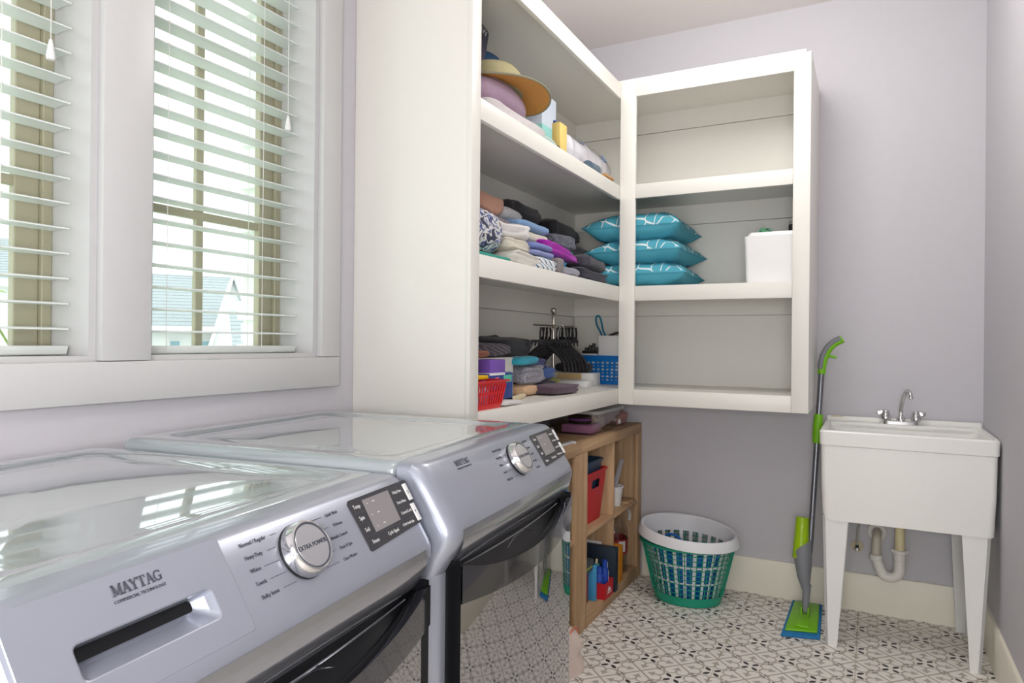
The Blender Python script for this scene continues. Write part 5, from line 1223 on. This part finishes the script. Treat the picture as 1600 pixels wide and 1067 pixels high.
H1 = house('white house with grey roof and steep white gable seen through window nearest shelving', 19.5, R_(-37.4), -2.6, 1.0, 0, 2.82, 2.7, 1.50, 2.4, [(-.45, -.22, .2, 1.2), (.16, .39, .2, 1.2), (-1.1, -.87, .2, 1.2)], (4.0, .78, 2.44, .34, 1.22, 1.0))
MB().box(4.05, 6.3, .72, 4.5, 0, 4.02).build('porch_wall', wallw, H1)
for k in range(10):
    u0, u1 = k/10, (k+1)/10+.015; f = MB(); f.prism([(6.6-1.6*u0-.0, 4.02+.74*u0-.02), (6.6-1.6*u0, 4.02+.74*u0+.03), (6.6-1.6*u1, 4.02+.74*u1+.012), (6.6-1.6*u1, 4.02+.74*u1-.02)], 'y', .66, 4.6); f.build('shingle_course', shing, H1)
house('white house with grey shingle roof seen through the window by the camera side', 16, R_(-25.4), -7, .62, 0, 3.04, 2.5, 2.14, 2.2, [(.30, .44, 1.3, 2.0)])
lawn = MB().box(-40, XL-WT-.4, -30, 40, -3.1, -3.0).build('lawn', mat('pale_lawn', '#b5bfa2', .9, var=.1)); tag(lawn, 'pale green lawn between the houses far below the windows', 'lawn')
# painted brick reveal outside the second window
t = thing('brick_reveal', 'white painted brick edge just outside the window nearest the shelving', 'brickwork', (-1.77, 1.61, 1.0))
bs = MB().box(-.05, .05, -.055, .055, -.031, .031, .006, 2).mesh('brick')
z = 1.0; k = 0
while z < 2.6:
    o = link('brick', bs, wbr, t); o.location = (.0, (.0, .018)[k % 2]+random.uniform(-.004, .004), z-1.0+.031); o.rotation_euler = (random.uniform(-.02, .02), random.uniform(-.02, .02), random.uniform(-.03, .03)); z += .070; k += 1
MB().box(-1.81, -1.735, 1.575, 1.67, 1.0, 2.6).build('mortar', mat('white_mortar', '#e6e8e4', .9), t)
# shrub sprigs below the sill
lf = mat('fresh_leaf', '#a9c65a', .6, var=.2, scale=10); st_m = mat('green_stem', '#8aa05a', .7)
def sprig(label, base, path, leaves):
    t = thing('shrub_branch', label, 'branch', base, local=True)
    P = smooth_path([Vector(p) for p in path], 2); MB().tube(P, .003, 6).build('stem', st_m, t)
    lm = MB(); 
    def L(u, v):
        w_ = .011*math.sin(math.pi*min(1, u*1.02))**.8; return Vector((u*.075, (v-.5)*2*w_, .010*math.sin(u*math.pi)+.004*abs(v-.5)))
    lm.grid(L, 8, 4); me = lm.mesh('leaf')
    for (k, rz, ry, s_) in leaves:
        o = link('leaf', me, lf, t); o.location = P[int(k*(len(P)-1))]; o.rotation_euler = (random.uniform(-.4, .4), R_(ry), R_(rz)); o.scale = (s_, s_, s_)
sprig('leafy green sprig outside the window by the camera side', (-2.05, 1.02, -3.0), [(0, 0, 0), (0, -.02, 3.2), (.02, .02, 4.12), (0, -.04, 4.25), (.0, -.10, 4.34)], [(1, -100, -20, .9), (.97, -60, -10, .9), (.95, 90, -40, .8), (.97, -140, 10, 1), (.93, 80, -10, .9), (.9, -110, 0, 1)])
sprig('leafy green sprig outside the window nearest the shelving', (-2.3, 1.56, -3.0), [(0, 0, 0), (0, .05, 3.2), (.0, .02, 4.06), (0, -.04, 4.17), (.0, -.09, 4.25)], [(1, -100, -20, .9), (.97, -60, -10, .9), (.95, 90, -40, .8), (.96, -140, 10, 1), (.93, 80, -10, .9)])
sprig('short leafy sprig near the brick reveal outside', (-2.3, 1.80, -3.0), [(0, 0, 0), (0, -.02, 3.4), (0, .02, 4.02), (0, -.03, 4.12)], [(1, -100, -50, .9), (.97, 60, -50, .9), (.95, 100, -30, .9), (.9, -90, -20, .9)])
for o in bpy.data.objects:
    if '_o' in o: del o['_o']
